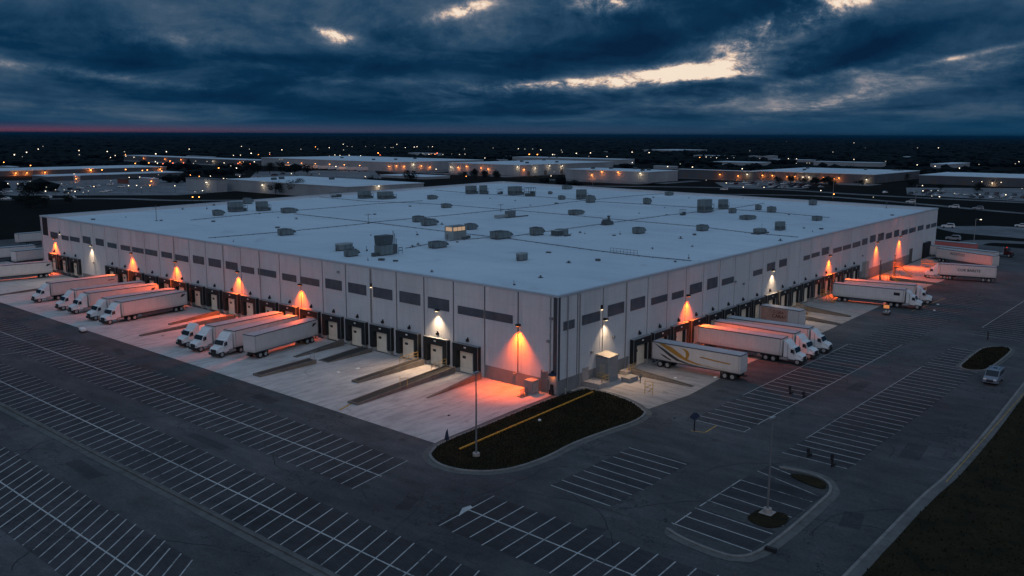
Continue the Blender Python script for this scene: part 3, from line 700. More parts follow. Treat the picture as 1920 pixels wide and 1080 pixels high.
# downpipes, boxes and cameras on the walls
for s, Mx in ((1.25, ML), (2.3, MR), (18.1, MR), (40.9, ML), (5.3, MR), (74.9, ML), (88.2, ML), (108.6, ML)):
    b = MB(); p0 = Mx @ Vector((s, .14, .2)); p1 = Mx @ Vector((s, .14, HT - .4)); b.cyl(p0, p1, .09, 8); b.build('downpipe', M['steel'], wh)
for s, z, Mx in ((1.1, 11.0, ML), (1.6, 7.6, ML), (49.9, 12.6, ML), (8.6, 4.6, MR), (14.6, 5.9, MR), (57.6, 9.2, MR), (107.3, 10.2, MR), (133, 6.5, MR), (150, 4.4, ML), (61.4, 8.3, MR), (8.1, 1.5, ML)):
    b = MB(); b.box(s - .25, s + .25, .03, .3, z, z + .35, 0, Mx); b.build('junction_box', M['grey'], wh)

# wall lamps
def wall_lamp(kind, Mx, n, s, z, power, label, cone=62, throw=.75):
    p = Mx @ Vector((s, 0, z))
    big = kind in 'ow'
    e = empty('wall_lamp', p, 0, label, 'wall lamp')
    ax = Vector((n.y, -n.x, 0)); Q = Matrix(((ax.x, n.x, 0, 0), (ax.y, n.y, 0, 0), (0, 0, 1, 0), (0, 0, 0, 1)))
    b = MB()
    if big:
        b.extr([(0, -.1), (0, .22), (.5, .22), (.62, .1), (.62, -.05), (.2, -.1)], -.3, .3, 0, Q @ Matrix(((0, 1, 0, 0), (1, 0, 0, .03), (0, 0, 1, 0), (0, 0, 0, 1))))
        b.build('lamp_housing', M['black'], e)
        b = MB(); b.box(-.2, .2, .25, .55, -.13, -.10, 0, Q); b.build('lamp_lens', M['lamp_o' if kind == 'o' else 'lamp_w'], e)
    else:
        b.box(-.16, .16, 0, .3, -.1, .55, 0, Q); b.build('lamp_housing', M['black'], e)
        b = MB(); b.box(-.11, .11, .08, .3, -.22, -.11, 0, Q); b.build('lamp_lens', M['lampdim'], e)
    ld = bpy.data.lights.new('wall_lamp_light', 'SPOT'); ld.energy = power; ld.spot_size = R(cone * 2 if cone < 90 else cone); ld.spot_blend = 1.0; ld.shadow_soft_size = .16
    ld.color = (1, .115, .004) if kind == 'o' else (1, .70, .42)
    lo = bpy.data.objects.new('wall_lamp_light', ld); lo.location = n * throw + Vector((0, 0, -.2)); lo.rotation_euler = (Vector((0, 0, -1)) + n * .10).to_track_quat('-Z', 'Y').to_euler(); link(lo, e)
    if big:                                            # the same fitting throws a wide beam out over the yard
        l2 = bpy.data.lights.new('yard_beam', 'SPOT'); l2.energy = (power * (1.4 if s > 140 and n.y < -.5 else 1.2) if power < 12000 else power * .24) if kind == 'o' else power * 1.6; l2.color = ld.color if kind == 'o' else (1, .66, .40); l2.spot_size = R(112 if kind == 'o' else 128); l2.spot_blend = 1.0; l2.shadow_soft_size = .2
        o2 = bpy.data.objects.new('yard_beam', l2); o2.location = n * .75 + Vector((0, 0, -.15)); o2.rotation_euler = (n * .72 + Vector((0, 0, -.70))).to_track_quat('-Z', 'Y').to_euler(); link(o2, e)
    return e
PO = 9500
wall_lamp('o', ML, nL, 7.2, 9.3, 14500, 'orange wall lamp on the corner bay, glowing over the yard beside the grey cabinet', 47)
wall_lamp('o', ML, nL, 61.4, 9.1, PO, 'orange wall lamp on the west wall, first one left of the last three-truck group', 47)
wall_lamp('o', ML, nL, 82.8, 9.3, PO, 'orange wall lamp on the west wall, second one left of the corner bay lamp', 47)
wall_lamp('o', ML, nL, 107.9, 8.9, PO, 'orange wall lamp high above the paired trucks on the west wall', 47)
wall_lamp('o', ML, nL, 128.8, 8.9, PO, 'orange wall lamp on the west wall just right of the white-lit blank bay', 47)
wall_lamp('o', ML, nL, 173.1, 8.9, PO, 'last orange wall lamp on the west wall, beside the black louvre panel', 47)
wall_lamp('w', ML, nL, 150.6, 8.9, 1900, 'white wall lamp over the blank bay at the far end of the west wall', 52)
wall_lamp('w', ML, nL, 24.4, 9.2, 2500, 'white wall lamp above a dock door on the west wall near the corner', 52)
wall_lamp('s', ML, nL, 169.4, 10.5, 60, 'small warm wall lamp between the two last windows of the west wall', 35, .5)
wall_lamp('s', ML, nL, 40.9, 11.2, 60, 'small warm wall lamp on a downpipe beside a window of the west wall', 35, .5)
wall_lamp('o', MR, nR, 38.4, 9.3, PO, 'orange wall lamp above the three trucks nearest the corner on the south wall', 47)
wall_lamp('o', MR, nR, 108.6, 9.2, PO, 'orange wall lamp above the pair of trucks midway along the south wall', 47)
wall_lamp('o', MR, nR, 144.3, 9.1, PO, 'orange wall lamp over the yellow stairs on the south wall', 47)
wall_lamp('o', MR, nR, 165.1, 8.9, PO, 'last orange wall lamp on the south wall, near the dark roller door', 47)
wall_lamp('w', MR, nR, 12.0, 9.3, 1500, 'white wall lamp over the grey entry enclosure on the south wall', 52)
wall_lamp('w', MR, nR, 75.3, 9.5, 1700, 'white wall lamp midway along the south wall above a dock', 52)
wall_lamp('s', MR, nR, 11.07, 11.1, 40, 'small warm wall lamp higher than the white lamp above the entry enclosure', 35, .5)
e = wall_lamp('s', ML, nL, .7, 3.0, 1, 'orange door lamp under the navy canopy at the corner door', 35, .5)
ld = bpy.data.lights.new('door_lamp_light', 'POINT'); ld.energy = 14; ld.color = (1, .25, .04); ld.shadow_soft_size = .1
lo = link(bpy.data.objects.new('door_lamp_light', ld), e); lo.location = (-.45, 0, -.45)

# ---------------------------------------------------------------- rooftop equipment
def rtu_low():
    e = empty('rooftop_unit')
    b = MB(); b.box(-.46, .46, -.46, .46, 0, .14); b.build('curb', M['pipe'], e)
    b = MB(); b.box(-.5, .30, -.5, .5, .16, 1.0); b.box(.33, .5, -.45, .45, .2, .86); b.build('cabinet', M['rtu'], e)
    b = MB(); b.box(-.52, .32, -.52, .52, 1.0, 1.03); b.build('lid', M['rtud'], e)
    b = MB(); b.extr([(.5, .35), (.5, .86), (.72, .5), (.72, .35)], -.36, .36); b.build('intake_hood', M['rtud'], e)
    b = MB(); b.cyl((-.2, 0, 1.03), (-.2, 0, 1.12), .26, 10); b.build('fan_guard', M['pipe'], e)
    b = MB(); b.cyl((-.58, -.3, 0), (-.58, -.3, .8), .035, 6); b.cyl((-.58, -.3, .4), (-.5, -.3, .4), .035, 6); b.cyl((.62, .42, 0), (.62, .42, .5), .03, 6); b.build('gas_pipe', M['pipe'], e)
    return e
def rtu_tall():
    e = empty('rooftop_unit')
    b = MB(); b.box(-.48, .48, -.48, .48, 0, .08); b.build('curb', M['pipe'], e)
    b = MB(); b.box(-.5, .5, -.5, .5, .1, 1.0); b.build('cabinet', M['rtu'], e)
    b = MB()
    for k in range(5): b.box(-.46, .46, -.53, -.5, .2 + k * .06, .235 + k * .06)
    b.box(-.53, -.5, -.4, .4, .2, .5); b.build('louvre', M['rtud'], e)
    b = MB()
    for x in (.58, .86):
        for y in (-.4, .1): b.cyl((x, y, 0), (x, y, .62), .02, 5)
    for z in (.3, .6):
        b.cyl((.58, -.4, z), (.86, -.4, z), .018, 5); b.cyl((.58, .1, z), (.86, .1, z), .018, 5); b.cyl((.86, -.4, z), (.86, .1, z), .018, 5)
    b.build('pipe_frame', M['pipe'], e)
    b = MB(); b.box(.56, .84, -.32, .05, .02, .3); b.build('pump', M['rtud'], e)
    return e
def rtu_tower():
    e = empty('rooftop_unit')
    b = MB(); b.box(-.48, .48, -.48, .48, 0, .06); b.build('curb', M['pipe'], e)
    b = MB(); b.box(-.5, .5, -.5, .5, .06, .52); b.build('cabinet', M['rtu'], e)
    b = MB(); b.box(-.47, .47, -.47, .47, .54, 1.0, 0, None, -.03); b.build('upper_section', M['rtud'], e)
    b = MB()
    for x, h_ in ((.62, 1.2), (.74, 1.05), (.86, .8)): b.cyl((x, -.3, 0), (x, -.3, h_), .025, 6)
    b.box(.56, .9, -.4, .1, .05, .5); b.build('pipe_stack', M['pipe'], e)
    b = MB()
    for x in (1.05, 1.35): b.cyl((x, -.3, 0), (x, -.3, .32), .02, 5)
    b.cyl((1.05, -.3, .3), (1.35, -.3, .3), .02, 5); b.cyl((1.05, -.3, .16), (1.35, -.3, .16), .02, 5); b.build('hand_rail', M['pipe'], e)
    b = MB(); b.box(-.95, -.62, -.3, .1, 0, .18); b.cyl((-.62, -.1, .1), (-.5, -.1, .1), .04, 6); b.build('pump', M['rtud'], e)
    return e
def rtu_round():
    e = empty('rooftop_unit')
    P = [(-.5, -.25), (-.28, -.5), (.28, -.5), (.5, -.25), (.5, .25), (.28, .5), (-.28, .5), (-.5, .25)]
    b = MB(); b.prism([(x * .9, y * .9) for x, y in P], 0, .16); b.build('curb', M['pipe'], e)
    b = MB(); b.prism(P, .16, .86); b.build('cabinet', M['rtu'], e)
    b = MB(); b.prism([(x * 1.04, y * 1.04) for x, y in P], .86, 1.0); b.build('lid', M['rtulid'], e)
    b = MB(); b.cyl((-.66, -.2, 0), (-.66, -.2, .55), .04, 6); b.cyl((-.66, -.2, .5), (-.5, -.2, .5), .04, 6); b.cyl((.7, .1, 0), (.7, .1, .35), .05, 6); b.cyl((.5, .1, .3), (.7, .1, .3), .05, 6); b.build('side_pipe', M['pipe'], e)
    return e
def rtu_lit():
    e = empty('rooftop_unit')
    b = MB(); b.box(-.5, .5, -.5, .5, 0, 1.0); b.build('cabinet', M['rtu'], e)
    b = MB()
    for k in range(12): b.box(-.5 + k / 12, -.46 + k / 12, -.53, -.5, 0, .6)
    b.box(-.53, -.5, -.5, .5, 0, 1.02); b.box(.5, .53, -.5, .5, 0, 1.02); b.build('rib', M['rtulid'], e)
    for x0, x1 in ((-.47, -.18), (-.14, .14), (.18, .40)):
        b = MB(); b.box(x0, x1, -.53, -.505, .66, .93); b.build('lit_window', M['litw'], e)
    b = MB(); b.box(-.56, -.53, -.42, .3, .66, .93); b.build('lit_window', M['litw'], e)
    b = MB()
    for x in (-.78, -.68): b.cyl((x, -.1, 0), (x, -.1, .45), .02, 5)
    b.box(.58, .85, -.5, -.2, 0, .2); b.box(.1, .5, -.8, -.62, 0, .16); b.build('pump', M['rtud'], e)
    return e
def rtu_lattice():
    e = empty('rooftop_unit')
    b = MB(); b.box(-.5, .1, -.4, .3, 0, .35); b.box(.18, .5, -.4, .2, 0, .55); b.build('cabinet', M['rtud'], e)
    b = MB()
    for x in (-.5, -.17, .17, .5):
        for y in (-.5, .5): b.cyl((x, y, 0), (x, y, 1), .018, 5)
    for z in (.5, .97):
        for y in (-.5, .5): b.cyl((-.5, y, z), (.5, y, z), .018, 5)
        for x in (-.5, .5): b.cyl((x, -.5, z), (x, .5, z), .018, 5)
    b.build('pipe_frame', M['pipe'], e)
    return e
def rtu_long():
    e = empty('rooftop_unit')
    b = MB(); b.box(-.5, .5, -.5, .5, .1, 1.0); b.build('cabinet', M['rtu'], e)
    b = MB(); b.box(-2.2, -.55, -.3, .4, .1, .5); b.build('duct', M['rtulid'], e)
    b = MB(); b.box(-1.3, 2.2, -.95, -.75, 0, .16); b.box(-.5, .5, -.5, .5, 0, .1); b.cyl((.6, -.2, 0), (.6, -.2, .8), .05, 6); b.build('base_beam', M['pipe'], e)
    return e
def rtu_double():
    e = empty('rooftop_unit')
    b = MB(); b.box(-.5, -.06, -.5, .3, .08, .9); b.build('cabinet', M['rtud'], e)
    b = MB(); b.box(.0, .5, -.4, .5, .08, 1.0); b.build('cabinet', M['rtu'], e)
    b = MB(); b.box(-.52, -.04, -.52, .32, .9, .94); b.box(-.5, .5, -.5, .5, 0, .07); b.build('lid', M['rtulid'], e)
    b = MB(); b.box(-.2, .25, -1.0, -.75, 0, .2); b.cyl((.55, -.3, .1), (.9, -.3, .1), .04, 6); b.build('duct', M['pipe'], e)
    return e
def rtu_stack():
    e = empty('rooftop_unit')
    b = MB(); b.box(-.5, .5, -.5, .5, .04, .42); b.box(-.42, .2, -.4, .4, .42, .62); b.build('cabinet', M['rtud'], e)
    b = MB(); b.cyl((.22, 0, .4), (.22, 0, .9), .14, 10); b.cyl((.22, 0, .9), (.22, 0, 1.0), .22, 10); b.build('exhaust_stack', M['pipe'], e)
    b = MB(); b.box(-.7, -.52, -.4, .4, 0, .1); b.box(.52, .8, -.3, .3, 0, .14); b.build('base_beam', M['pipe'], e)
    return e
def rtu_plant():
    e = empty('rooftop_unit')
    b = MB(); b.box(-.5, .5, -.5, .5, .3, 1.0); b.build('cabinet', M['rtu'], e)
    b = MB(); b.box(-.75, 1.2, -.6, .6, .0, .22); b.build('skid', M['pipe'], e)
    b = MB()
    for k in range(6): b.cyl((.55 + k * .1, -.3, .2), (.55 + k * .1, -.3, .55 + .05 * (k % 3)), .03, 6)
    b.cyl((.5, -.3, .5), (1.1, -.3, .5), .04, 6); b.cyl((.75, .2, .2), (.75, .2, 1.9), .015, 5); b.cyl((.6, .2, 1.5), (.9, .2, 1.5), .012, 5); b.build('pipe_manifold', M['pipe'], e)
    b = MB(); b.box(.9, 1.15, -.1, .4, .2, .8); b.build('pump', M['rtud'], e)
    return e
PRO = {}
def proto_of(k):
    fn = dict(low=rtu_low, tall=rtu_tall, tower=rtu_tower, round=rtu_round, rib=rtu_low, coolinglit=rtu_lit, lattice=rtu_lattice, long=rtu_long, double=rtu_double, stack=rtu_stack, plant=rtu_plant, plant2=rtu_tall, small=rtu_low)[k]
    if fn not in PRO:
        PRO[fn] = fn(); return PRO[fn], True
    return PRO[fn], False
UN = [('low', 40.3, 155.2, 2.8, 1.7, 1.3, 'low rooftop unit in front of the tall unit nearest the far left roof corner'),
 ('tall', 50.6, 162.6, 4.0, 2.4, 2.8, 'larger of two tall rooftop units near the far left roof corner'),
 ('low', 70.4, 186.8, 2.8, 1.7, 1.6, 'rooftop unit by the far left parapet, behind two tall units'),
 ('tall', 57.7, 159.4, 3.2, 1.9, 2.7, 'narrower of two tall rooftop units near the far left roof corner'),
 ('low', 59.4, 148.0, 4.1, 2.5, 1.2, 'low rooftop unit beside a roof pipe, right of the two far left tall units'),
 ('low', 23.8, 98.8, 3.3, 2.0, 1.2, 'lone low rooftop unit on a pipe near the middle of the west parapet'),
 ('round', 15.7, 67.3, 3.6, 2.2, 1.3, 'low eight-sided rooftop unit with pale lid beside a ribbed box by the west parapet'),
 ('rib', 10.8, 59.0, 2.5, 1.5, 1.3, 'small ribbed rooftop box standing closest to the west parapet'),
 ('tower', 16.2, 55.7, 3.2, 1.9, 3.6, 'tall two-tier rooftop unit with pipe stacks near the west parapet'),
 ('tall', 113.9, 178.6, 4.2, 2.5, 2.6, 'left one of two tall rooftop units beside the far parapet tree line'),
 ('tall', 117.3, 170.9, 5.1, 3.1, 2.5, 'wide tall rooftop unit with pipework at its foot, near the far parapet'),
 ('low', 128.5, 157.9, 3.4, 2.0, 1.2, 'low rooftop unit by itself right of the wide tall unit with pipework'),
 ('low', 105.0, 127.2, 3.1, 1.9, 1.1, 'low rooftop unit by itself beside a pipe in the middle of the roof'),
 ('low', 66.9, 99.5, 3.3, 2.0, 1.3, 'rear one of two overlapping low rooftop units left of the lit cooling unit'),
 ('low', 62.1, 90.6, 3.9, 2.3, 1.4, 'front one of two overlapping low rooftop units left of the lit cooling unit'),
 ('low', 31.4, 56.2, 3.6, 2.1, 1.1, 'low rooftop unit in front of the lit cooling unit, right of the two-tier unit'),
 ('lattice', 111.0, 191.4, 3.6, 2.2, 1.7, 'open pipe frame cluster at the far left parapet'),
 ('coolinglit', 45.1, 64.4, 4.2, 2.5, 2.8, 'ribbed cooling unit with warm lit windows in the middle of the roof'),
 ('low', 62.4, 76.0, 2.9, 1.8, 1.2, 'low rooftop unit just behind the lit cooling unit'),
 ('low', 52.7, 57.5, 4.5, 2.7, 1.4, 'long low rooftop unit right of the lit cooling unit where pipes cross'),
 ('low', 63.7, 55.9, 3.2, 1.9, 1.5, 'boxy rooftop unit left of the joined pair, mid roof'),
 ('double', 66.9, 51.7, 4.3, 2.6, 1.3, 'joined pair of rooftop cabinets on one base, mid roof'),
 ('round', 28.9, 31.1, 2.5, 1.5, 1.3, 'eight-sided rooftop unit with pale lid standing nearest the front corner'),
 ('tall', 159.5, 167.9, 4.0, 2.4, 3.0, 'wider of two tall rooftop units at the far roof corner'),
 ('tall', 162.5, 164.0, 2.9, 1.7, 3.2, 'narrower of two tall rooftop units at the far roof corner'),
 ('lattice', 166.9, 159.0, 2.2, 1.3, 1.8, 'small open pipe frame right of the two far corner tall units'),
 ('tall', 167.3, 151.6, 5.1, 3.1, 3.1, 'broad pale tall rooftop unit between two pipe frames at the far parapet'),
 ('lattice', 166.1, 143.0, 4.1, 2.5, 3.1, 'large open pipe frame right of the broad pale tall unit'),
 ('long', 94.3, 90.7, 2.8, 1.7, 1.7, 'rooftop unit with long duct and dark base beams in the roof centre'),
 ('small', 180.7, 144.5, 1.7, 1.0, 1.0, 'smallest rooftop unit, by the far parapet right of the large pipe frame'),
 ('low', 160.0, 122.8, 2.5, 1.5, 1.2, 'low rooftop unit left of the tall unit on the far pipe run'),
 ('tall', 166.9, 119.0, 3.6, 2.2, 3.3, 'tall rooftop unit standing alone on the far pipe run'),
 ('low', 155.6, 106.7, 3.3, 2.0, 2.0, 'dark low unit at the foot of the lone tall unit on the far pipe run'),
 ('low', 114.4, 82.2, 4.5, 2.7, 1.1, 'long low rooftop unit between the stack unit and the lone far tall unit'),
 ('stack', 95.2, 57.7, 2.9, 1.8, 2.2, 'dark rooftop unit with a round exhaust stack at a pipe crossing'),
 ('low', 211.6, 159.6, 4.3, 2.6, 1.4, 'rooftop unit hard against the far parapet behind the lone tall unit'),
 ('low', 164.2, 88.9, 2.9, 1.7, 1.6, 'rooftop unit on the far pipe run between two tall unit groups'),
 ('low', 83.3, 40.2, 3.1, 1.9, 1.2, 'low rooftop unit in front of the exhaust stack unit, right front roof'),
 ('low', 99.5, 32.0, 3.1, 1.9, 1.2, 'low rooftop unit on a pipe right of the stack unit, right front roof'),
 ('tall', 147.5, 57.8, 4.5, 2.7, 3.7, 'largest tall rooftop unit on the right half, with pipes at its foot'),
 ('tall', 164.1, 60.2, 3.2, 1.9, 2.8, 'tall rooftop unit just behind the largest one on the right half'),
 ('low', 151.3, 50.3, 2.5, 1.5, 1.2, 'small low unit in front of the second tall unit on the right half'),
 ('low', 135.7, 37.6, 4.9, 2.9, 0.9, 'long flat rooftop unit with rounded ends on the right half'),
 ('low', 167.5, 49.6, 2.2, 1.3, 1.3, 'smaller of two neighbouring low units on the right far roof'),
 ('low', 162.4, 42.8, 3.0, 1.8, 1.4, 'larger of two neighbouring low units on the right far roof'),
 ('plant', 102.6, 18.5, 2.9, 1.7, 1.2, 'rooftop plant skid with pipe manifold and mast close to the south parapet'),
 ('plant2', 113.9, 18.3, 2.6, 1.6, 2.0, 'upright cabinet with pipe frame behind the plant skid near the south parapet'),
 ('low', 199.4, 44.9, 3.0, 1.8, 1.5, 'rooftop unit against the right far parapet'),
 ('low', 145.9, 21.7, 3.2, 1.9, 1.0, 'low rooftop unit near the right end of the south parapet'),
 ('lattice', 134.2, 57.7, 1.9, 1.2, 1.6, 'small pipe frame left of the largest tall unit on the right half'),
 ('low', 207.9, 106.4, 3.5, 2.1, 1.1, 'low rooftop unit at the right far parapet on a roof pipe')]
for (k, x, y, lx, ly, hz, lab) in UN:
    p, first = proto_of(k)
    o = p if first else copy_tree(p)
    o.location = (x, y, HR); o.scale = (lx, ly, hz * (1.2 if k == 'low' else 1.08)); tag(o, lab, 'rooftop unit', 'rooftop equipment on the white roof')
VN = [(59.0, 188.7), (50.1, 178.0), (29.3, 139.4), (51.6, 151.5), (47.6, 136.4), (49.1, 130.0), (8.6, 96.5), (73.0, 124.9), (100.2, 139.2), (36.7, 83.8), (44.5, 76.4), (9.2, 52.2), (10.9, 50.3), (11.8, 47.4), (28.4, 60.7), (32.0, 62.8), (17.9, 62.9), (40.6, 34.0), (38.0, 20.1), (32.1, 22.5), (74.6, 51.3), (73.4, 49.0), (131.2, 113.8), (143.0, 112.0), (142.5, 130.2), (65.9, 89.8), (44.8, 76.8), (40.7, 59.6), (145.7, 145.2), (60.2, 22.0), (69.1, 17.7), (52.3, 9.0), (46.5, 8.5), (130.6, 61.0), (129.9, 70.1), (153.5, 75.5), (78.2, 42.2), (75.1, 41.8), (89.3, 28.5), (80.8, 27.3), (92.2, 8.4), (115.8, 10.7), (123.1, 11.4), (157.1, 34.9), (122.3, 15.6), (199.5, 92.8), (210.8, 76.5), (193.4, 104.6), (177.0, 11.4), (7.4, 33.2), (15.2, 15.5), (6.7, 14.0), (21.5, 152.4), (10.3, 168.1), (19.6, 168.6), (44.2, 182.0), (49.2, 176.7), (31.6, 113.5)]
b = MB(); b.cyl((0, 0, 0), (0, 0, .42), .16, 8); b.cyl((0, 0, .42), (0, 0, .58), .42, 10, 0, .12); b.box(-.45, .45, -.45, .45, 0, .09); vm = b.mesh('roof_vent', [M['pipe']])
b = MB(); b.box(-.55, .55, -.4, .4, 0, .32); b.box(-.6, .6, -.45, .45, .32, .38); hm = b.mesh('roof_hatch', [M['rtud']])
b = MB(); b.cyl((0, 0, 0), (0, 0, 1.1), .05, 6); b.box(-.35, .1, -.15, .15, 0, .35); b.cyl((0, 0, 1.0), (.35, 0, 1.0), .05, 6); sm_ = b.mesh('vent_pipe', [M['pipe']])
for i, (x, y) in enumerate(VN):
    me, nm, lab = ((vm, 'roof_vent', 'small dark capped vent on the white roof membrane'), (hm, 'roof_hatch', 'small flat dark hatch box on the white roof membrane'), (sm_, 'vent_pipe', 'thin upright vent pipe on the white roof membrane'))[(i * 7) % 5 % 3]
    o = link(bpy.data.objects.new(nm, me)); o.location = (x, y, HR); o.rotation_euler[2] = rnd.uniform(0, 3); s = rnd.uniform(.5, .95); o.scale = (s, s, s * rnd.uniform(.7, 1.1))
    tag(o, lab, nm.replace('_', ' '), 'small roof fittings, ' + nm.replace('_', ' '))
def rpipe(pts, r, label):
    b = MB()
    for p, q in zip(pts, pts[1:]):
        b.cyl((*p, HR + .14), (*q, HR + .14), r * .62, 6)
    L = sum((Vector(q) - Vector(p)).length for p, q in zip(pts, pts[1:])); n = int(L / 3)
    for p, q in zip(pts, pts[1:]):
        d = Vector(q) - Vector(p); k = max(1, int(d.length / 3)); t = d.normalized(); nn = Vector((-t.y, t.x))
        for i in range(k):
            c = Vector(p) + d * ((i + .5) / k); b.box(c.x - .1, c.x + .1, c.y - .1, c.y + .1, HR + .005, HR + .08)
    o = b.build('roof_pipe', M['pipe']); tag(o, label, 'roof pipe', 'long pipes along the roof')
rpipe([(8, 105.7), (27, 104.3), (51, 105.3), (58, 107), (88, 107), (106, 107.9), (134, 109), (151, 112.5), (196, 114.5), (214, 112.5)], .11, 'long roof pipe crossing the whole roof through its middle, parallel to the south wall')
rpipe([(27, 147), (52, 152), (79, 153), (97, 155), (120, 154)], .11, 'roof pipe across the far left part of the roof')
rpipe([(57.7, 143), (56.8, 111), (54, 77.7), (53.2, 61.9), (53, 54.6), (49.3, 28.3), (48.5, 16.3), (49.3, 6.7)], .12, 'roof pipe running towards the south parapet past the guard rail')
rpipe([(106.6, 198), (104.5, 166), (111, 148), (113, 134), (111.8, 99), (110.6, 83), (108.4, 62), (107, 38.4), (102.1, 20.6), (101, 8)], .11, 'roof pipe through the roof centre ending at the plant skid')
rpipe([(165, 194), (161, 162), (164.5, 135), (164, 124), (160, 106), (161, 88), (161, 68), (162.5, 54), (160.6, 39), (155.7, 22)], .11, 'roof pipe linking the tall units along the far part of the roof')
rpipe([(25.6, 59.8), (39.5, 62.5), (50.4, 60.5), (58, 58), (80.5, 58.9), (108, 59.8), (129.7, 60.5), (166, 58), (195, 60.5)], .11, 'roof pipe from the two-tier unit across to the right far parapet')
# guard rail and masts on the roof
b = MB()
for i in range(9):
    y = 18.4 + i * .8; b.cyl((48.9, y, HR), (48.9, y, HR + 1.05), .035, 5)
for z in (.5, 1.05): b.cyl((48.9, 18.4, HR + z), (48.9, 24.8, HR + z), .035, 5)
tag(b.build('guard_rail', M['pipe']), 'short dark guard rail beside a pipe on the front roof', 'guard rail')
for x, y, h_, lab in ((20.5, 153, 4.2, 'thin roof mast with cross arm near the far left roof corner'), (54.5, 105.8, 2.6, 'thin roof mast at the pipe crossing left of the roof middle'), (204, 22, 2.0, 'short pole light at the far right roof corner'), (107.5, 106, 2.2, 'thin mast at the pipe crossing in the roof centre')):
    b = MB(); b.cyl((x, y, HR), (x, y, HR + h_), .07, 6); b.cyl((x - 1.2, y, HR + h_ * .9), (x + 1.2, y, HR + h_ * .9), .06, 5); b.box(x - .3, x + .3, y - .3, y + .3, HR + .003, HR + .12)
    tag(b.build('roof_mast', M['pipe']), lab, 'roof mast')

# ---------------------------------------------------------------- trucks
def wheel(parent, x, y, r=.52, w=.55):
    b = MB(); b.cyl((x, y - w / 2, r + .035), (x, y + w / 2, r + .035), r, 18); o = b.build('wheel', M['rubber'], parent, smooth=False)
    s = 1 if y > 0 else -1
    b = MB(); b.cyl((x, y + s * (w / 2 - .02), r + .035), (x, y + s * (w / 2 + .012), r + .035), r * .60, 14); b.cyl((x, y + s * (w / 2 + .01), r + .035), (x, y + s * (w / 2 + .07), r + .035), r * .24, 10); b.build('rim', M['rim'], o)
def trailer_parts(e, L=15.2, body='white', zf=1.18, H=4.1, front_dolly=False, W=1.3):
    b = MB(); b.box(0, L, -W, W, zf, H - .05); b.build('trailer_box', M[body], e, bevel=.03)
    box = [c for c in children(e) if c.name.startswith('trailer_box')][0]
    b = MB(); b.box(.05, L - .05, -W + .06, W - .06, H - .05, H); b.build('roof_sheet', M['troof'], box)
    b = MB()
    for y0, y1 in ((-W - .012, -W + .05), (W - .05, W + .012)):
        b.box(-.01, L + .012, y0, y1, H - .15, H + .012); b.box(-.01, L + .012, y0, y1, zf - .02, zf + .10)
    b.box(L - .02, L + .02, -W + .05, W - .05, H - .13, H + .012); b.box(-.02, .02, -W + .05, W - .05, H - .13, H + .012)
    b.build('edge_trim', M['trim'], box)
    b = MB()
    for y in (-W, W):
        s = .02 if y > 0 else -.02
        b.box(L - .28, L - .2, min(y, y + s), max(y, y + s), zf + .1, H - .15); b.box(.1, .18, min(y, y + s), max(y, y + s), zf + .1, H - .15)
    b.build('corner_post', M['steel'], box)
    b = MB(); b.box(-.03, 0, -1.22, -.02, zf + .12, H - .16); b.box(-.03, 0, .02, 1.22, zf + .12, H - .16); b.build('rear_door', M[body], e)
    b = MB(); b.box(.2, L - .8, -.45, -.3, .85, zf - .02); b.box(.2, L - .8, .3, .45, .85, zf - .02); b.box(.0, .2, -1.2, 1.2, .5, .62); b.box(.05, .15, -.8, -.7, .6, zf); b.box(.05, .15, .7, .8, .6, zf)
    for xx in (1.0, 2.6): b.box(xx - .1, xx + .1, -1.0, 1.0, .5, .66)
    b.build('chassis', M['chassis'], e)
    for xx in (1.55, 2.85):
        for y in (-.98, .98): wheel(e, xx, y)
    b = MB()
    for y in (-.85, .85): b.box(L - 3.4, L - 3.24, y - .08, y + .08, .15, zf - .02); b.box(L - 3.5, L - 3.14, y - .16, y + .16, .04, .14)
    b.cyl((L - 3.32, -.85, .7), (L - 3.32, .85, .7), .05, 6); b.build('landing_gear', M['chassis'], e)
    if front_dolly:
        b = MB(); b.box(L - 3.0, L - .1, -.5, .5, .75, zf - .03); b.box(L - 1.3, L + .5, -.3, .3, .7, .85); b.build('dolly', M['chassis'], e)
        for xx in (L - 2.5, L - 1.25):
            for y in (-.98, .98): wheel(e, xx, y)
    else:
        b = MB(); b.box(3.6, L - 4.2, -1.24, -1.2, .55, 1.05); b.box(3.6, L - 4.2, 1.2, 1.24, .55, 1.05); b.build('side_skirt', M['trim'], e)
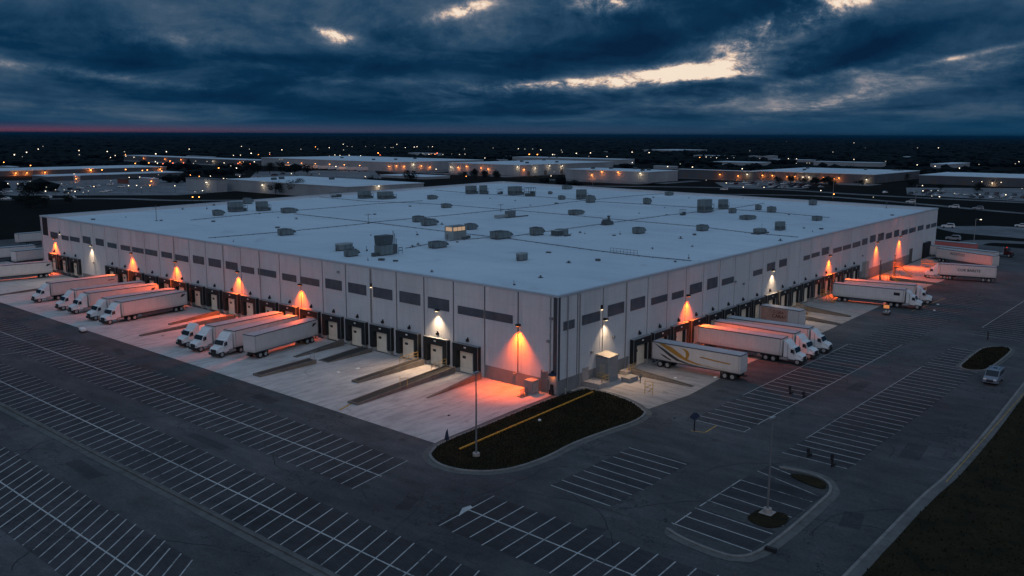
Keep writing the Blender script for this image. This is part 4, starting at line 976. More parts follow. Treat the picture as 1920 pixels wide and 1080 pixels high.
def tractor_parts(e, x0, paint='cab', deflector=True):
    """tractor whose back of cab starts at x0"""
    X = x0
    b = MB(); b.box(X - 4.2, X + 3.1, -.42, .42, .62, .9); b.box(X + 2.9, X + 3.25, -1.2, 1.2, .42, .86); b.build('chassis', M['chassis'], e)
    if deflector:
        b = MB(); b.extr([(X + .05, 1.1), (X + .05, 3.85), (X + .45, 3.8), (X + .95, 3.3), (X + 1.3, 2.75), (X + 1.3, 1.1)], -1.18, 1.18); b.build('sleeper', M[paint], e, bevel=.08)
    b = MB(); b.extr([(X + .9, .85), (X + .9, 2.75), (X + 1.05, 2.86), (X + 1.75, 2.80), (X + 2.15, 1.98), (X + 2.15, .85)], -1.15, 1.15); b.build('cab', M[paint], e, bevel=.06)
    b = MB(); b.extr([(X + 2.1, .75), (X + 2.1, 1.92), (X + 2.9, 1.72), (X + 3.2, 1.45), (X + 3.22, .75)], -.98, .98); b.build('bonnet', M[paint], e, bevel=.09)
    b = MB(); sl = Vector((.4, -.82)).normalized()
    b.extr([(X + 1.80, 2.74), (X + 1.83, 2.76), (X + 2.18, 2.04), (X + 2.15, 2.02)], -1.02, 1.02); b.build('windscreen', M['glass'], e)
    for y in (-1.17, 1.14):
        b = MB(); b.box(X + 1.2, X + 1.72, y, y + .03, 1.95, 2.55); b.build('side_window', M['glass'], e)
    b = MB(); b.box(X + 3.2, X + 3.26, -.6, .6, .88, 1.42); b.build('grille', M['chassis'], e)
    for y in (-.82, .82):
        b = MB(); b.box(X + 3.1, X + 3.24, y - .16, y + .16, 1.02, 1.2); b.build('headlight', M['steel'], e)
        s = 1 if y > 0 else -1
        b = MB(); b.box(X + 1.75, X + 1.95, s * 1.3 - .1, s * 1.3 + .1, 1.9, 2.5); b.cyl((X + 1.85, s * 1.1, 2.2), (X + 1.85, s * 1.3, 2.2), .03, 5); b.build('mirror', M['trim'], e)
        b = MB(); b.cyl((X - .6, s * .85, .75), (X + .8, s * .85, .75), .3, 10); b.build('fuel_tank', M['steel'], e)
        b = MB(); b.extr([(X + 1.95, .95), (X + 2.1, 1.25), (X + 2.45, 1.3), (X + 2.95, 1.1), (X + 2.95, .95)], min(s * .9, s * 1.2), max(s * .9, s * 1.2)); b.build('mudguard', M[paint], e, bevel=.03)
    b = MB(); b.cyl((X + .75, -1.12, .9), (X + .75, -1.12, 3.3), .08, 8); b.build('exhaust_stack', M['steel'], e)
    for y in (-.98, .98):
        wheel(e, X + 2.42, y, .52, .34)
        for xx in (X - 2.9, X - 1.6): wheel(e, xx, y)
LT = 15.2
def semi(): 
    e = empty('semi_truck'); trailer_parts(e); tractor_parts(e, LT + .25); return e
def text_mesh(txt, size, mat, shear=0.0, ext=.004):
    cu = bpy.data.curves.new('lettering', 'FONT'); cu.body = txt; cu.size = size; cu.align_x = 'CENTER'; cu.align_y = 'CENTER'; cu.shear = shear; cu.offset = size * .015; cu.extrude = ext
    t = bpy.data.objects.new('lettering', cu); COL.objects.link(t)
    me = bpy.data.meshes.new_from_object(t.evaluated_get(bpy.context.evaluated_depsgraph_get())); bpy.data.objects.remove(t)
    me.materials.clear(); me.materials.append(M[mat]); return me
def side_mesh(e, name, me, x, z, side):
    """flat marking on a trailer side; side -1 is the local -y face, read from outside"""
    o = link(bpy.data.objects.new(name, me), e)
    if side < 0: o.matrix_local = Matrix(((1, 0, 0, x), (0, 0, -1, -1.318), (0, 1, 0, z), (0, 0, 0, 1)))
    else: o.matrix_local = Matrix(((-1, 0, 0, x), (0, 0, 1, 1.318), (0, 1, 0, z), (0, 0, 0, 1)))
    return o
def poly_mesh(polys, mats):
    b = MB()
    for k, p in polys: b.face([(x, y, 0) for x, y in p], k); b.face([(x, y, .004) for x, y in p], k)
    return b.mesh('marking', [M[m] for m in mats])
def emblem(e, x, z, side): side_mesh(e, 'emblem', poly_mesh([(0, [(-.55, -.28), (-.1, -.32), (.6, .1), (.45, .34), (.1, .2), (-.2, .3), (-.35, .05)])], ['ink']), x, z, side)
T0 = semi()
KIDS.clear()
trucks = [  # x, y, heading deg, label (west wall trucks point away from the wall, towards -X)
 (-2.4, 130.2, 181.5, 'white truck parked alone at the west docks, farthest left of the tractor trailers', 'w'),
 (-2.6, 116.6, 179, 'white truck half hidden behind its neighbour, rear one of the second pair on the left', 'w'),
 (-2.4, 111.0, 179.5, 'white truck in front of the second pair at the west docks, marks near its tail', 'w'),
 (-2.8, 102.6, 183, 'white truck mostly hidden behind the one with the dark emblem, west docks', 'w'),
 (-2.9, 98.3, 188, 'white truck with dark emblem near its tail, front one of the orange-lit pair', 'w'),
 (-2.7, 64.0, 185, 'rear one of the three grouped vehicles on the west side, orange-lit tail', 'w'),
 (-2.7, 59.4, 190, 'middle truck of the three grouped vehicles on the west side, tall white fairing', 'w'),
 (39.8, -1.1, -88, 'white truck on the south side lit bright red along its trailer, front of three', 's'),
 (45.8, -1.0, -91, 'middle truck of three on the south side, with round-topped white fairing', 's'),
 (50.0, -1.2, -86, 'rear truck of three on the south side, pale blue roof', 's'),
 (101.4, -1.0, -83, 'white truck with dark square on its trailer side, midway along the south side', 's'),
 (108.0, -1.0, -79, 'white truck behind the one with the dark square, midway along the south side', 's'),
]
objs = []
for i, (x, y, hd, lab, sd_) in enumerate(trucks):
    o = T0 if i == 0 else copy_tree(T0)
    o.location = (x, y, .03); o.rotation_euler = (0, 0, R(hd)); tag(o, lab, 'semi truck', 'white trucks backed up to the docks'); objs.append(o)
emblem(objs[4], 1.1, 3.35, 1); emblem(objs[2], 1.3, 3.2, 1)
side_mesh(objs[10], 'emblem', poly_mesh([(0, [(-.62, -.32), (.62, -.32), (.62, .32), (-.62, .32)])], ['ink']), 13.6, 3.0, -1)
side_mesh(objs[0], 'emblem', poly_mesh([(0, [(-.8, -.15), (.8, -.05), (.8, .12), (-.8, .04)])], ['redink']), 1.6, 3.2, 1)
# bobtail tractor beside the west group of three
e = empty('semi_tractor', (-14.2, 67.6, .03), R(183), 'bare white tractor without trailer, left edge of the west group of three', 'truck tractor'); tractor_parts(e, 3.6)
# parked trailers
def trailer(x, y, hd, label, L=15.2, body='white', dolly=False, H=4.1):
    e = empty('semi_trailer', (x, y, .03), R(hd), label, 'semi trailer', 'trailers parked without a tractor')
    trailer_parts(e, L, body, H=H, front_dolly=dolly); return e
t = trailer(-2.3, 54.3, 192, 'white trailer without tractor nearest the camera on the west side, dark emblem at its tail', 15.6, 'white', True); emblem(t, 1.1, 3.3, 1)
t = trailer(-3.0, 164.6, 172, 'long white trailer cut off by the left picture edge, dark emblem at its tail', 18); emblem(t, 1.0, 3.3, 1)
trailer(14, 194.5, 187, 'white trailer glowing pink at the far left corner of the warehouse', 16)
trailer(8, 203.5, 178, 'white trailer at the left edge behind the pink-lit one', 20)
trailer(33, 239, 181, 'grey white trailer parked beyond the far left corner of the warehouse', 17)
st = trailer(24.7, -1.2, -88, 'white trailer with gold and charcoal swooshes, nearest the camera on the south side', 15.3, 'white', True)
b = [(0, [(1.2, 3.95), (2.2, 3.95), (3.6, 3.6), (5.2, 2.75), (6.3, 2.15), (8.0, 1.75), (9.6, 1.55), (8.2, 1.52), (6.4, 1.75), (5.0, 2.15), (3.6, 2.75), (2.4, 3.35)]),
     (0, [(6.0, 2.1), (6.5, 2.2), (6.75, 2.9), (6.5, 3.45), (5.9, 3.7), (5.2, 3.72), (5.75, 3.5), (6.1, 3.1), (6.15, 2.6)]),
     (0, [(8.4, 2.75), (8.8, 2.92), (11.0, 2.75), (13.8, 2.62), (13.6, 2.44), (11.0, 2.55)]),
     (1, [(.3, 3.92), (1.1, 3.6), (2.3, 3.1), (3.6, 2.45), (5.0, 1.82), (6.6, 1.48), (8.6, 1.3), (6.2, 1.34), (4.5, 1.55), (3.2, 2.1), (2.0, 2.85), (1.0, 3.45)]),
     (1, [(1.4, 2.35), (2.4, 2.1), (3.6, 1.55), (3.4, 1.42), (2.2, 1.85)]),
     (0, [(9.4, 1.62), (13.9, 1.0 + .27), (13.9, 1.24), (9.6, 1.52)])]
side_mesh(st, 'gold_swoosh', poly_mesh([p for p in b if p[0] == 0], ['gold']), 0, 0, -1)
side_mesh(st, 'charcoal_swoosh', poly_mesh([(0, p[1]) for p in b if p[0] == 1], ['charcoal']), 0, 0, -1)
s_ = trailer(65.4, -.6, -93, 'short white trailer with rust red panel and dark red lettering', 8.4, 'white', False)
side_mesh(s_, 'red_panel', poly_mesh([(0, [(.3, 1.32), (6.0, 1.32), (6.0, 3.9), (.3, 3.9)])], ['orangepanel']), 0, 0, -1)
o = side_mesh(s_, 'lettering', text_mesh('COAA', .8, 'redink'), 4.0, 3.2, -1); o.location.y -= .008
o = side_mesh(s_, 'lettering', text_mesh('CARA1', .95, 'redink'), 4.2, 2.4, -1); o.location.y -= .008
a_ = trailer(186.5, .0, -117, 'white trailer with slanted dark lettering at the far end of the south side', 19.5)
side_mesh(a_, 'lettering', text_mesh('ACOSTO12', 1.0, 'ink', .35), 7.6, 3.05, -1)
trailer(192, 3.5, -104, 'white trailer just behind the one with slanted lettering', 19.5)
trailer(206.5, 9.0, -97, 'coral red trailer parked beyond the far right corner of the warehouse', 15, 'redtr')
tk = empty('semi_truck', (154.6, -22.6, .03), R(104), 'white truck with dark lettering driving in towards the far end of the south wall', 'semi truck'); trailer_parts(tk, 13.2); tractor_parts(tk, 13.45)
side_mesh(tk, 'lettering', text_mesh('COR BARSTE', .92, 'ink', .1), 6.3, 2.75, 1)
e = empty('semi_tractor', (212, -8.5, .03), R(-97), 'dark red tractor with red lamp in front of the coral trailer', 'truck tractor'); tractor_parts(e, 3.2, 'redcab', False)
b = MB(); b.cyl((4.5, .0, 2.86), (4.5, 0, 3.05), .16, 8); b.build('beacon', M['redlens'], e)

# ---------------------------------------------------------------- yard: dividers, stairs, rails, boxes
def divider(p, q, w, h0, h1, label, fill=True, rail=0):
    """long low concrete divider from outer end p to the wall end q, rising towards the building"""
    e = empty('dock_divider', (p[0], p[1], .02), 0, label, 'dock divider', 'concrete dividers between the dock lanes')
    d = Vector((q[0] - p[0], q[1] - p[1])); L = d.length; t = d / L; n = Vector((-t.y, t.x))
    def at(s, o, z): v = t * s + n * o; return (v.x, v.y, z)
    b = MB(); hw = w / 2
    for o0, o1 in ((-hw, -hw + .22), (hw - .22, hw)):
        for (s0, s1) in ((0, L),):
            P = [at(s0, o0, 0), at(s1, o0, 0), at(s1, o1, 0), at(s0, o1, 0), at(s0, o0, h0), at(s1, o0, h1), at(s1, o1, h1), at(s0, o1, h0)]
            k = len(b.v); b.v += P
            for f in ((0, 3, 2, 1), (4, 5, 6, 7), (0, 1, 5, 4), (1, 2, 6, 5), (2, 3, 7, 6), (3, 0, 4, 7)): b.f.append(tuple(k + i for i in f)); b.m.append(0)
    P = [at(-.25, -hw, 0), at(0, -hw, 0), at(0, hw, 0), at(-.25, hw, 0), at(-.25, -hw, h0), at(0, -hw, h0), at(0, hw, h0), at(-.25, hw, h0)]
    k = len(b.v); b.v += P
    for f in ((0, 3, 2, 1), (4, 5, 6, 7), (0, 1, 5, 4), (1, 2, 6, 5), (2, 3, 7, 6), (3, 0, 4, 7)): b.f.append(tuple(k + i for i in f)); b.m.append(0)
    b.build('kerb_wall', M['dividerc'], e)
    if w > .5:
        b = MB(); b.face([at(0, -hw + .22, h0 * .75), at(L, -hw + .22, h1 * .8), at(L, hw - .22, h1 * .8), at(0, hw - .22, h0 * .75)]); b.build('gravel_bed', M['gravel'], e)
    if rail:
        b = MB(); s = L - rail; k = 0
        while s <= L + .01:
            z = h0 + (h1 - h0) * s / L; b.cyl(at(s, hw - .1, z), at(s, hw - .1, z + 1.0), .035, 5); s += rail / 4
        for dz in (.5, 1.0): b.cyl(at(L - rail, hw - .1, h0 + (h1 - h0) * (L - rail) / L + dz), at(L, hw - .1, h1 + dz), .035, 5)
        b.build('hand_rail', M['rail'], e)
    return e
divider((-13.1, 13.0), (-.9, 14.2), .45, .06, 1.05, 'thin sloping concrete divider nearest the corner bay')
divider((-22.0, 18.6), (-.9, 20.6), 2.0, .28, .95, 'longest divider with a dark gravel bed and yellow rail at its wall end', True, 3.6)
divider((-14.8, 26.9), (-.9, 27.4), 1.5, .30, 1.0, 'divider with yellow rail under the white wall lamp', True, 4.2)
divider((-10.2, 40.6), (-.9, 40.9), 2.6, .10, .7, 'short broad gravel divider behind the dark one with a hoop rail')
divider((-22.6, 41.0), (-12.0, 41.3), 1.9, .32, .7, 'dark gravel divider with a small hoop rail at its inner end')
divider((-11.6, 46.5), (-.9, 47.6), .9, .14, .9, 'curved-nose divider beside the solitary white trailer')
divider((-12.6, 86.1), (-.9, 88.2), .8, .25, .8, 'upper one of two orange-lit dividers on the west side')
divider((-21.1, 80.9), (-.9, 82.4), .9, .2, .8, 'lower one of two orange-lit dividers on the west side')
divider((-22.5, 145), (-.9, 146.6), .8, .2, .8, 'divider at the far left, beside the long cut-off trailer')
divider((17.0, -12.2), (17.2, -1.0), .9, .12, .9, 'gravel divider beside the striped trailer on the south side')
divider((84.8, -10.6), (85.4, -1.1), 1.2, .25, .9, 'upper one of two dark dividers by the yellow stairs on the south side')
divider((75.4, -12), (76.4, -2.0), 1.2, .25, .8, 'lower one of two dark dividers by the yellow stairs on the south side')
divider((141.2, -14.5), (139.7, -1), 1.0, .25, .8, 'dark divider in the red-lit yard at the far end of the south side')
b = MB(); b.cyl((-12.2, 40.6, .7), (-12.2, 40.6, 1.8), .04, 6); b.cyl((-12.2, 41.6, .7), (-12.2, 41.6, 1.8), .04, 6); b.cyl((-12.2, 40.6, 1.8), (-12.2, 41.6, 1.8), .04, 6)
tag(b.build('hoop_rail', M['steel']), 'small dark hoop rail on the inner end of the gravel divider', 'hoop rail')
b = MB()
for y in (18.0, 19.6): b.cyl((-12.5, y, .5), (-12.5, y, 1.9), .04, 6)
b.cyl((-12.5, 18.0, 1.9), (-12.5, 19.6, 1.5), .04, 6)
tag(b.build('hoop_rail', M['rail']), 'thin yellow hoop rail halfway along the longest divider', 'hoop rail')

def stairs(x, y, hd, n, w, rise, label, platform=1.4):
    e = empty('yard_stairs', (x, y, .03), R(hd), label, 'stairs', 'yellow steel stairs up to the docks')
    b = MB()
    for k in range(n): b.box(k * .28, k * .28 + .3, -w / 2, w / 2, (k + 1) * rise - .05, (k + 1) * rise)
    b.build('tread', M['yellow'], e)
    b = MB(); b.box(n * .28, n * .28 + platform, -w / 2, w / 2, n * rise - .1, n * rise)
    for xx in (n * .28 + .05, n * .28 + platform - .05):
        for yy in (-w / 2 + .05, w / 2 - .05): b.cyl((xx, yy, 0), (xx, yy, n * rise), .04, 5)
    b.build('platform', M['yellow'], e)
    b = MB()
    for yy in (-w / 2, w / 2):
        for dz in (.5, 1.0): b.cyl((0, yy, rise + dz), (n * .28, yy, n * rise + dz), .03, 5); b.cyl((n * .28, yy, n * rise + dz), (n * .28 + platform, yy, n * rise + dz), .03, 5)
        for k in (0, n // 2, n): b.cyl((k * .28, yy, max(1, k) * rise), (k * .28, yy, max(1, k) * rise + 1.0), .03, 5)
        b.cyl((n * .28 + platform, yy, n * rise), (n * .28 + platform, yy, n * rise + 1), .03, 5)
    b.build('hand_rail', M['rail'], e)
stairs(82.0, -3.0, 150, 7, 1.1, .18, 'yellow stairs beside two dark dividers on the south side', 1.6)
stairs(136.8, -4.2, 90, 9, 1.5, .2, 'glowing orange stairs under the wall lamp, left one at the far south end', 1.6)
stairs(148.5, -4.0, 90, 12, 1.4, .22, 'tall orange-lit stairs right of the grey band, far south end', 1.5)
stairs(170.8, -4.0, 90, 6, 1.5, .18, 'low orange-lit stairs beside the dark roller door', 2.4)
stairs(97.8, -2.6, 80, 8, 1.1, .22, 'red-lit stairs at the tail of the truck with the dark square', 1.0)
for x, y, z in ((137.3, .8, 5.2), (148.0, .6, 5.6)):
    b = MB(); b.cyl((x, y, 0), (x, y, z), .12, 6); b.cyl((x - .8, y, z), (x + .8, y, z), .1, 6); b.cyl((x + .9, y, 0), (x + .9, y, z - 1.4), .1, 6)
    tag(b.build('davit_post', M['pipe']), 'dark post with cross arm at the head of the %s orange-lit stairs' % ('left' if x < 140 else 'tall'), 'post')
# grey cabinet and rack at the corner
e = empty('utility_cabinet', (-1.6, 3.4, .03), 0, 'grey utility cabinet standing in the orange light at the corner bay', 'cabinet')
b = MB(); b.box(-.75, .75, -.75, .75, .12, 1.95); b.build('body', M['grey'], e, bevel=.04)
b = MB(); b.box(-.82, .82, -.82, .82, 1.95, 2.05); b.box(-.7, .7, -.7, .7, 0, .12); b.build('lid', M['rtulid'], e)
b = MB(); b.box(-.6, -.02, -.78, -.75, .3, 1.8); b.box(.02, .6, -.78, -.75, .3, 1.8); b.build('door', M['gdoor'], e)
b = MB()
for k in range(6): b.cyl((-4.3 + k * .32, 3.2, .03), (-4.3 + k * .32, 3.2, 1.15), .035, 5)
for z in (.25, .5, .75, 1.1): b.cyl((-4.3, 3.2, z), (-2.7, 3.2, z), .03, 5)
b.box(-4.35, -2.65, 3.0, 3.9, .03, .1)
tag(b.build('pallet_rack', M['pipe']), 'low barred rack lying beside the grey cabinet', 'rack')
b = MB(); b.cyl((1.3, -.55, 0), (1.3, -.55, .75), .12, 8); b.cyl((1.3, -.55, .75), (1.3, -.55, .9), .15, 8, 0, .05)
tag(b.build('hydrant_post', M['lidw']), 'small white post beside the corner door', 'post')
b = MB(); b.box(-.5, .3, .5, 1.1, .02, .75); b.box(-.35, .15, .6, 1.0, .75, 1.5)
tag(b.build('floor_box', M['black']), 'black box under the louvre screen at the corner', 'box')
# entry enclosure, transformer, landing
e = empty('entry_enclosure', (0, 0, 0), 0, 'grey box entry enclosure with sloping pale roof under the white south lamp', 'enclosure')
b = MB(); b.box(9.9, 12.6, 0.04, 2.3, .02, 3.9, 0, MR); b.build('wall', M['grey'], e)
b = MB(); b.extr([(.04, 4.3), (.04, 4.15), (2.45, 3.9), (2.45, 4.05)], 9.75, 12.75, 0, MR @ Matrix(((0, 1, 0, 0), (1, 0, 0, 0), (0, 0, 1, 0), (0, 0, 0, 1)))); b.build('roof', M['lidw'], e)
b = MB(); b.box(9.84, 9.9, .75, 1.65, .2, 2.8, 0, MR); b.build('door', M['lidw'], e)
b = MB(); b.box(12.62, 14.9, .05, .75, .05, 2.9, 0, MR); tag(b.build('switch_cabinet', M['grey']), 'tall grey switch cabinet against the wall right of the entry enclosure', 'cabinet')
e = empty('transformer_box', (13.4, -3.6, .03), 0, 'low flat transformer box with pale lid in front of the entry enclosure', 'transformer')
b = MB(); b.box(-1.2, 1.2, -.7, .7, 0, .62); b.build('body', M['grey'], e, bevel=.03)
b = MB(); b.box(-1.28, 1.28, -.78, .78, .62, .72); b.build('lid', M['lidw'], e)
e = empty('entry_landing', (7.6, -1.3, .03), 0, 'low concrete landing with yellow rails at the corner of the grass island', 'landing')
b = MB(); b.box(-1.2, 1.5, -1.6, 1.35, 0, .75); b.build('landing_wall', M['conc_b'], e)
b = MB()
for x, y in ((-.3, -1.4), (.6, -1.4), (1.4, -1.4), (1.4, -.5), (1.4, .6)): b.cyl((x, y, .75), (x, y, 1.7), .04, 5)
for z in (1.2, 1.7): b.cyl((-.3, -1.4, z), (1.4, -1.4, z), .035, 5); b.cyl((1.4, -1.4, z), (1.4, .6, z), .035, 5)
b.build('hand_rail', M['rail'], e)
e = empty('yard_landing', (16.9, -1.1, .03), 0, 'small landing with rails beside the dock nearest the entry enclosure', 'landing')
b = MB(); b.box(-1.3, 1.3, -.7, .9, 0, .6); b.build('landing_wall', M['conc_b'], e)
b = MB()
for x in (-1.2, -.4, .4, 1.2): b.cyl((x, -.6, .6), (x, -.6, 1.6), .04, 5)
for z in (1.1, 1.6): b.cyl((-1.2, -.6, z), (1.2, -.6, z), .035, 5)
b.build('hand_rail', M['rail'], e)
b = MB(); b.cyl((13.3, -5.6, .03), (13.3, -5.6, 1.6), .07, 6); b.box(13.15, 13.45, -5.75, -5.45, .9, 1.3)
tag(b.build('hose_post', M['pipe']), 'dark post with a small box beside the transformer', 'post')
# broken barrier frame on the apron
b = MB()
for y in (-9.0, -10.3): b.cyl((9.2, y, .03), (9.2, y, 2.0), .05, 6)
for z in (1.0, 1.9): b.cyl((9.2, -9.0, z), (9.2, -10.3, z), .04, 6)
b.cyl((9.2, -9.1, 1.0), (9.2, -10.2, 1.6), .05, 5); b.cyl((9.2, -9.6, .4), (9.2, -10.2, 1.0), .05, 5)
tag(b.build('barrier_frame', M['rail']), 'thin open barrier frame with crossed bars standing on the south apron', 'barrier')
# long yellow beam on the grass
b = MB(); d = Vector((4.2 + 25.7, -3.35 + 5.42)); t = d.normalized(); n = Vector((-t.y, t.x)); p0 = Vector((-25.7, -5.42))
Mx = Matrix(((t.x, n.x, 0, p0.x), (t.y, n.y, 0, p0.y), (0, 0, 1, .2), (0, 0, 0, 1))); b.box(0, d.length, -.10, .10, 0, .17, 0, Mx)
tag(b.build('yellow_beam', M['yellow'], bevel=.03), 'long yellow beam lying across the grass island', 'beam')
b = MB(); b.box(-11.2, -10.9, -5.9, -5.6, .18, .4); tag(b.build('white_marker', M['plate']), 'tiny white marker on the grass below the yellow beam', 'marker')
# light poles
def light_pole(x, y, h_, label):
    e = empty('light_pole', (x, y, .05), 0, label, 'light pole', 'tall unlit light poles')
    b = MB(); b.cyl((0, 0, .1), (0, 0, .55), .42, 12); b.box(-.65, .65, -.65, .65, 0, .12); b.build('base', M['conc_b'], e)
    b = MB(); b.cyl((0, 0, .5), (0, 0, h_), .12, 10, 0, .075); b.build('pole', M['polegrey'], e, smooth=False)
    b = MB(); b.box(-.45, .45, -.14, .14, h_, h_ + .14); b.build('lamp_head', M['steel'], e)
light_pole(-25.9, -8.33, 10.1, 'tall grey light pole standing on the big grass island')
light_pole(-18.1, -40.6, 9.8, 'tall grey light pole in the small round grass bed of the striped bay')
# signs and dark posts on the lot
def sign(x, y, shape, label, h_=1.5):
    e = empty('road_sign', (x, y, .03), 0, label, 'sign')
    b = MB(); b.cyl((0, 0, 0), (0, 0, h_), .09, 6); b.build('post', M['black'], e)
    b = MB(); ax = Vector((.76, -.65, 0)); q = Matrix(((ax.x, .65, 0, 0), (ax.y, .76, 0, 0), (0, 0, 1, h_ - .1), (0, 0, 0, 1)))
    if shape == 'd': b.extr([(0, -.05), (.72, .55), (.2, 1.05), (-.2, 1.05), (-.72, .5)], -.04, .04, 0, q)
    else: b.extr([(-.3, -.1), (.3, -.1), (.12, 1.3), (-.1, .9)], -.04, .04, 0, q)
    b.build('sign_plate', M['canopyblue'], e)
sign(-24.9, -2.5, 'a', 'slim dark pointed sign at the kerb of the big grass island', .7)
sign(-.79, -22.7, 'd', 'dark angular sign plate on a post beside the yellow kerb line')
def dark_post(x, y, h_, label, boxy=True):
    h_ *= .8; b = MB(); b.cyl((x, y, .02), (x, y, h_), .09, 8)
    if boxy: b.box(x - .2, x + .2, y - .12, y + .12, h_ * .6, h_ * 1.05); b.box(x + .3, x + .9, y - .15, y + .15, .02, .3)
    b.cyl((x + .35, y, .02), (x + .35, y, h_ * .7), .04, 6)
    tag(b.build('bollard_post', M['black']), label, 'post', 'dark posts standing in the car park')
dark_post(22.8, -25.0, 1.6, 'dark post inside the first stall row right of the grass island')
dark_post(22.4, -27.2, 1.1, 'dark post at the outer line of the first stall row')
dark_post(-.2, -37.3, 1.3, 'dark post on the first line of the second stall row, left of its twin', True)
dark_post(-1.5, -40.6, 1.9, 'taller dark post on the first line of the second stall row')
dark_post(81.0, -37.7, 2.0, 'dark post beside the far grass island', False)
b = MB(); b.box(-25.8, -25.4, -44.9, -43.9, .02, .4); tag(b.build('drain_box', M['black']), 'small dark box on the long kerb of the striped bay', 'box')
# carts and litter
e = empty('arrow_cart', (93.0, -15.6, .03), R(10), 'low dark cart with a glowing orange board beside the pair of trucks', 'cart')
b = MB(); b.box(-1.2, 1.2, -.6, .6, .35, .6); b.build('body', M['steel'], e)
for x in (-.8, .8):
    for y in (-.6, .6): b = MB(); b.cyl((x, y - .08, .28), (x, y + .08, .28), .26, 10); b.build('wheel', M['rubber'], e)
b = MB(); b.cyl((-1.0, -.3, .6), (-1.0, -.3, 1.5), .05, 6); b.cyl((-1.0, .3, .6), (-1.0, .3, 1.5), .05, 6); b.build('mast', M['black'], e)
b = MB(); b.box(-1.05, -.95, -.55, .55, 1.4, 2.1); b.build('board', M['lit'], e)
e = empty('handcart', (-26.9, 92.0, .03), R(80), 'small white handcart on the edge of the west apron', 'cart')
b = MB(); b.box(-.9, .9, -.45, .45, .35, .75); b.build('body', M['plate'], e)
for x in (-.6, .6):
    for y in (-.45, .45): b = MB(); b.cyl((x, y - .06, .2), (x, y + .06, .2), .2, 10); b.build('wheel', M['rubber'], e)
b = MB(); b.cyl((1.0, -.4, .4), (1.3, -.4, 1.0), .04, 5); b.cyl((1.0, .4, .4), (1.3, .4, 1.0), .04, 5); b.cyl((1.3, -.4, 1.0), (1.3, .4, 1.0), .04, 5); b.build('handle', M['steel'], e)
for i, (x, y) in enumerate(((-18.5, 78), (-13.0, 33.5), (-9.5, 33.0), (-17, 5.0), (19.5, -8), (24.0, -12.5), (60, -14.5), (104, -22), (112, -20.5), (131, -24.5), (-15.5, -2.2), (121, -15), (2.0, -18.2), (-19, 60.5), (68, -9))):
    b = MB(); s = .16 + .1 * (i % 3); b.box(x - s, x + s, y - s * .7, y + s * .7, .03, .1 + .05 * (i % 2), 0, None, .05)
    tag(b.build('litter_scrap', M['plate' if i % 3 else 'black']), 'tiny scrap of litter on the yard paving', 'litter', 'scraps of litter on the paving')

# ---------------------------------------------------------------- the van in the car park
e = empty('parked_van', (49.9, -45.6, .03), R(181), 'silver blue van standing beside the far grass island', 'van')
b = MB(); b.extr([(-2.5, .38), (-2.55, .95), (-2.42, 1.15), (-2.3, 1.98), (-2.1, 2.08), (.45, 2.06), (.75, 1.98), (1.5, 1.22), (2.3, 1.05), (2.5, .85), (2.52, .38)], -.98, .98); b.build('body', M['suv'], e, bevel=.1)
b = MB(); b.extr([(.80, 1.98), (.84, 2.0), (1.52, 1.28), (1.48, 1.24)], -.84, .84); b.build('windscreen', M['glass'], e)
for y in (-1.0, .97):
    b = MB(); b.extr([(-2.2, 1.25), (-2.1, 1.88), (-.3, 1.9), (-.3, 1.25)], y, y + .03); b.build('side_window', M['glass'], e)
    b = MB(); b.extr([(-.2, 1.25), (-.2, 1.9), (.55, 1.88), (1.15, 1.25)], y, y + .03); b.build('side_window', M['glass'], e)
for y in (-.68, .68):
    b = MB(); b.box(2.4, 2.55, y - .2, y + .2, .82, 1.0); b.build('headlight', M['plate'], e)
    b = MB(); b.cyl((-1.9, y, 2.14), (.3, y, 2.14), .03, 6); b.build('roof_rail', M['trim'], e)
b = MB(); b.box(2.45, 2.57, -.45, .45, .55, .85); b.build('grille', M['chassis'], e)
b = MB(); b.box(-1.0, -.4, -.3, .3, 2.07, 2.10); b.build('sunroof', M['glass'], e)
for x in (-1.6, 1.6):
    for y in (-.86, .86): wheel(e, x, y, .36, .26)

# ---------------------------------------------------------------- far ground: roads and lots
def road(name, pts, w, z=.03):
    b = MB(); ribbon(b, smooth_poly(pts, 5, False), w, z); o = b.build(name, M['road']); o['kind'] = 'structure'
road('service_road', [(20, 545), (60, 495), (92, 461), (120, 447), (143, 421), (160, 385), (230, 330), (330, 270), (400, 215), (440, 165), (446, 131), (425, 78), (398, 25), (385, -20)], 8)
road('service_road', [(420, 330), (470, 260), (495, 196), (480, 121), (478, 70), (477, 34), (478, -20)], 10, .035)
road('service_road', [(240, 5), (252, 3), (258, -12), (262, -40)], 9, .035)
sheet('far_lot', [[(295, 34), (316, 14), (322, -30), (268, -30), (276, 18)]], .045, M['lot'])
sheet('far_lot', [[(95, 560), (164, 680), (265, 617), (330, 560), (230, 440), (178, 430), (110, 494)]], .028, M['lot'])
sheet('far_lot', [[(403, 689), (521, 652), (401, 500), (300, 545)]], .028, M['lot'])
sheet('far_lot', [[(549, 268), (597, 245), (515, 178), (496, 233)], [(584, 132), (640, 63), (640, 0), (487, 0), (487, 36), (502, 106)]], .028, M['lot'])
sheet('far_lot', [[(488, 592), (500, 592), (660, 592), (660, 560), (488, 560)], [(495, 440), (690, 440), (690, 446), (518, 446), (518, 560), (495, 560)], [(480, 296), (560, 296), (560, 285), (480, 285)], [(480, 285), (502, 285), (502, 390), (480, 390)], [(588, 330), (588, 160), (618, 160), (618, 330)]], .033, M['road'])
sheet('far_lot', [[(150, 640), (190, 640), (330, 745), (330, 720), (205, 600)], [(470, 1150), (490, 1150), (490, 820), (470, 820)]], .033, M['lot'])

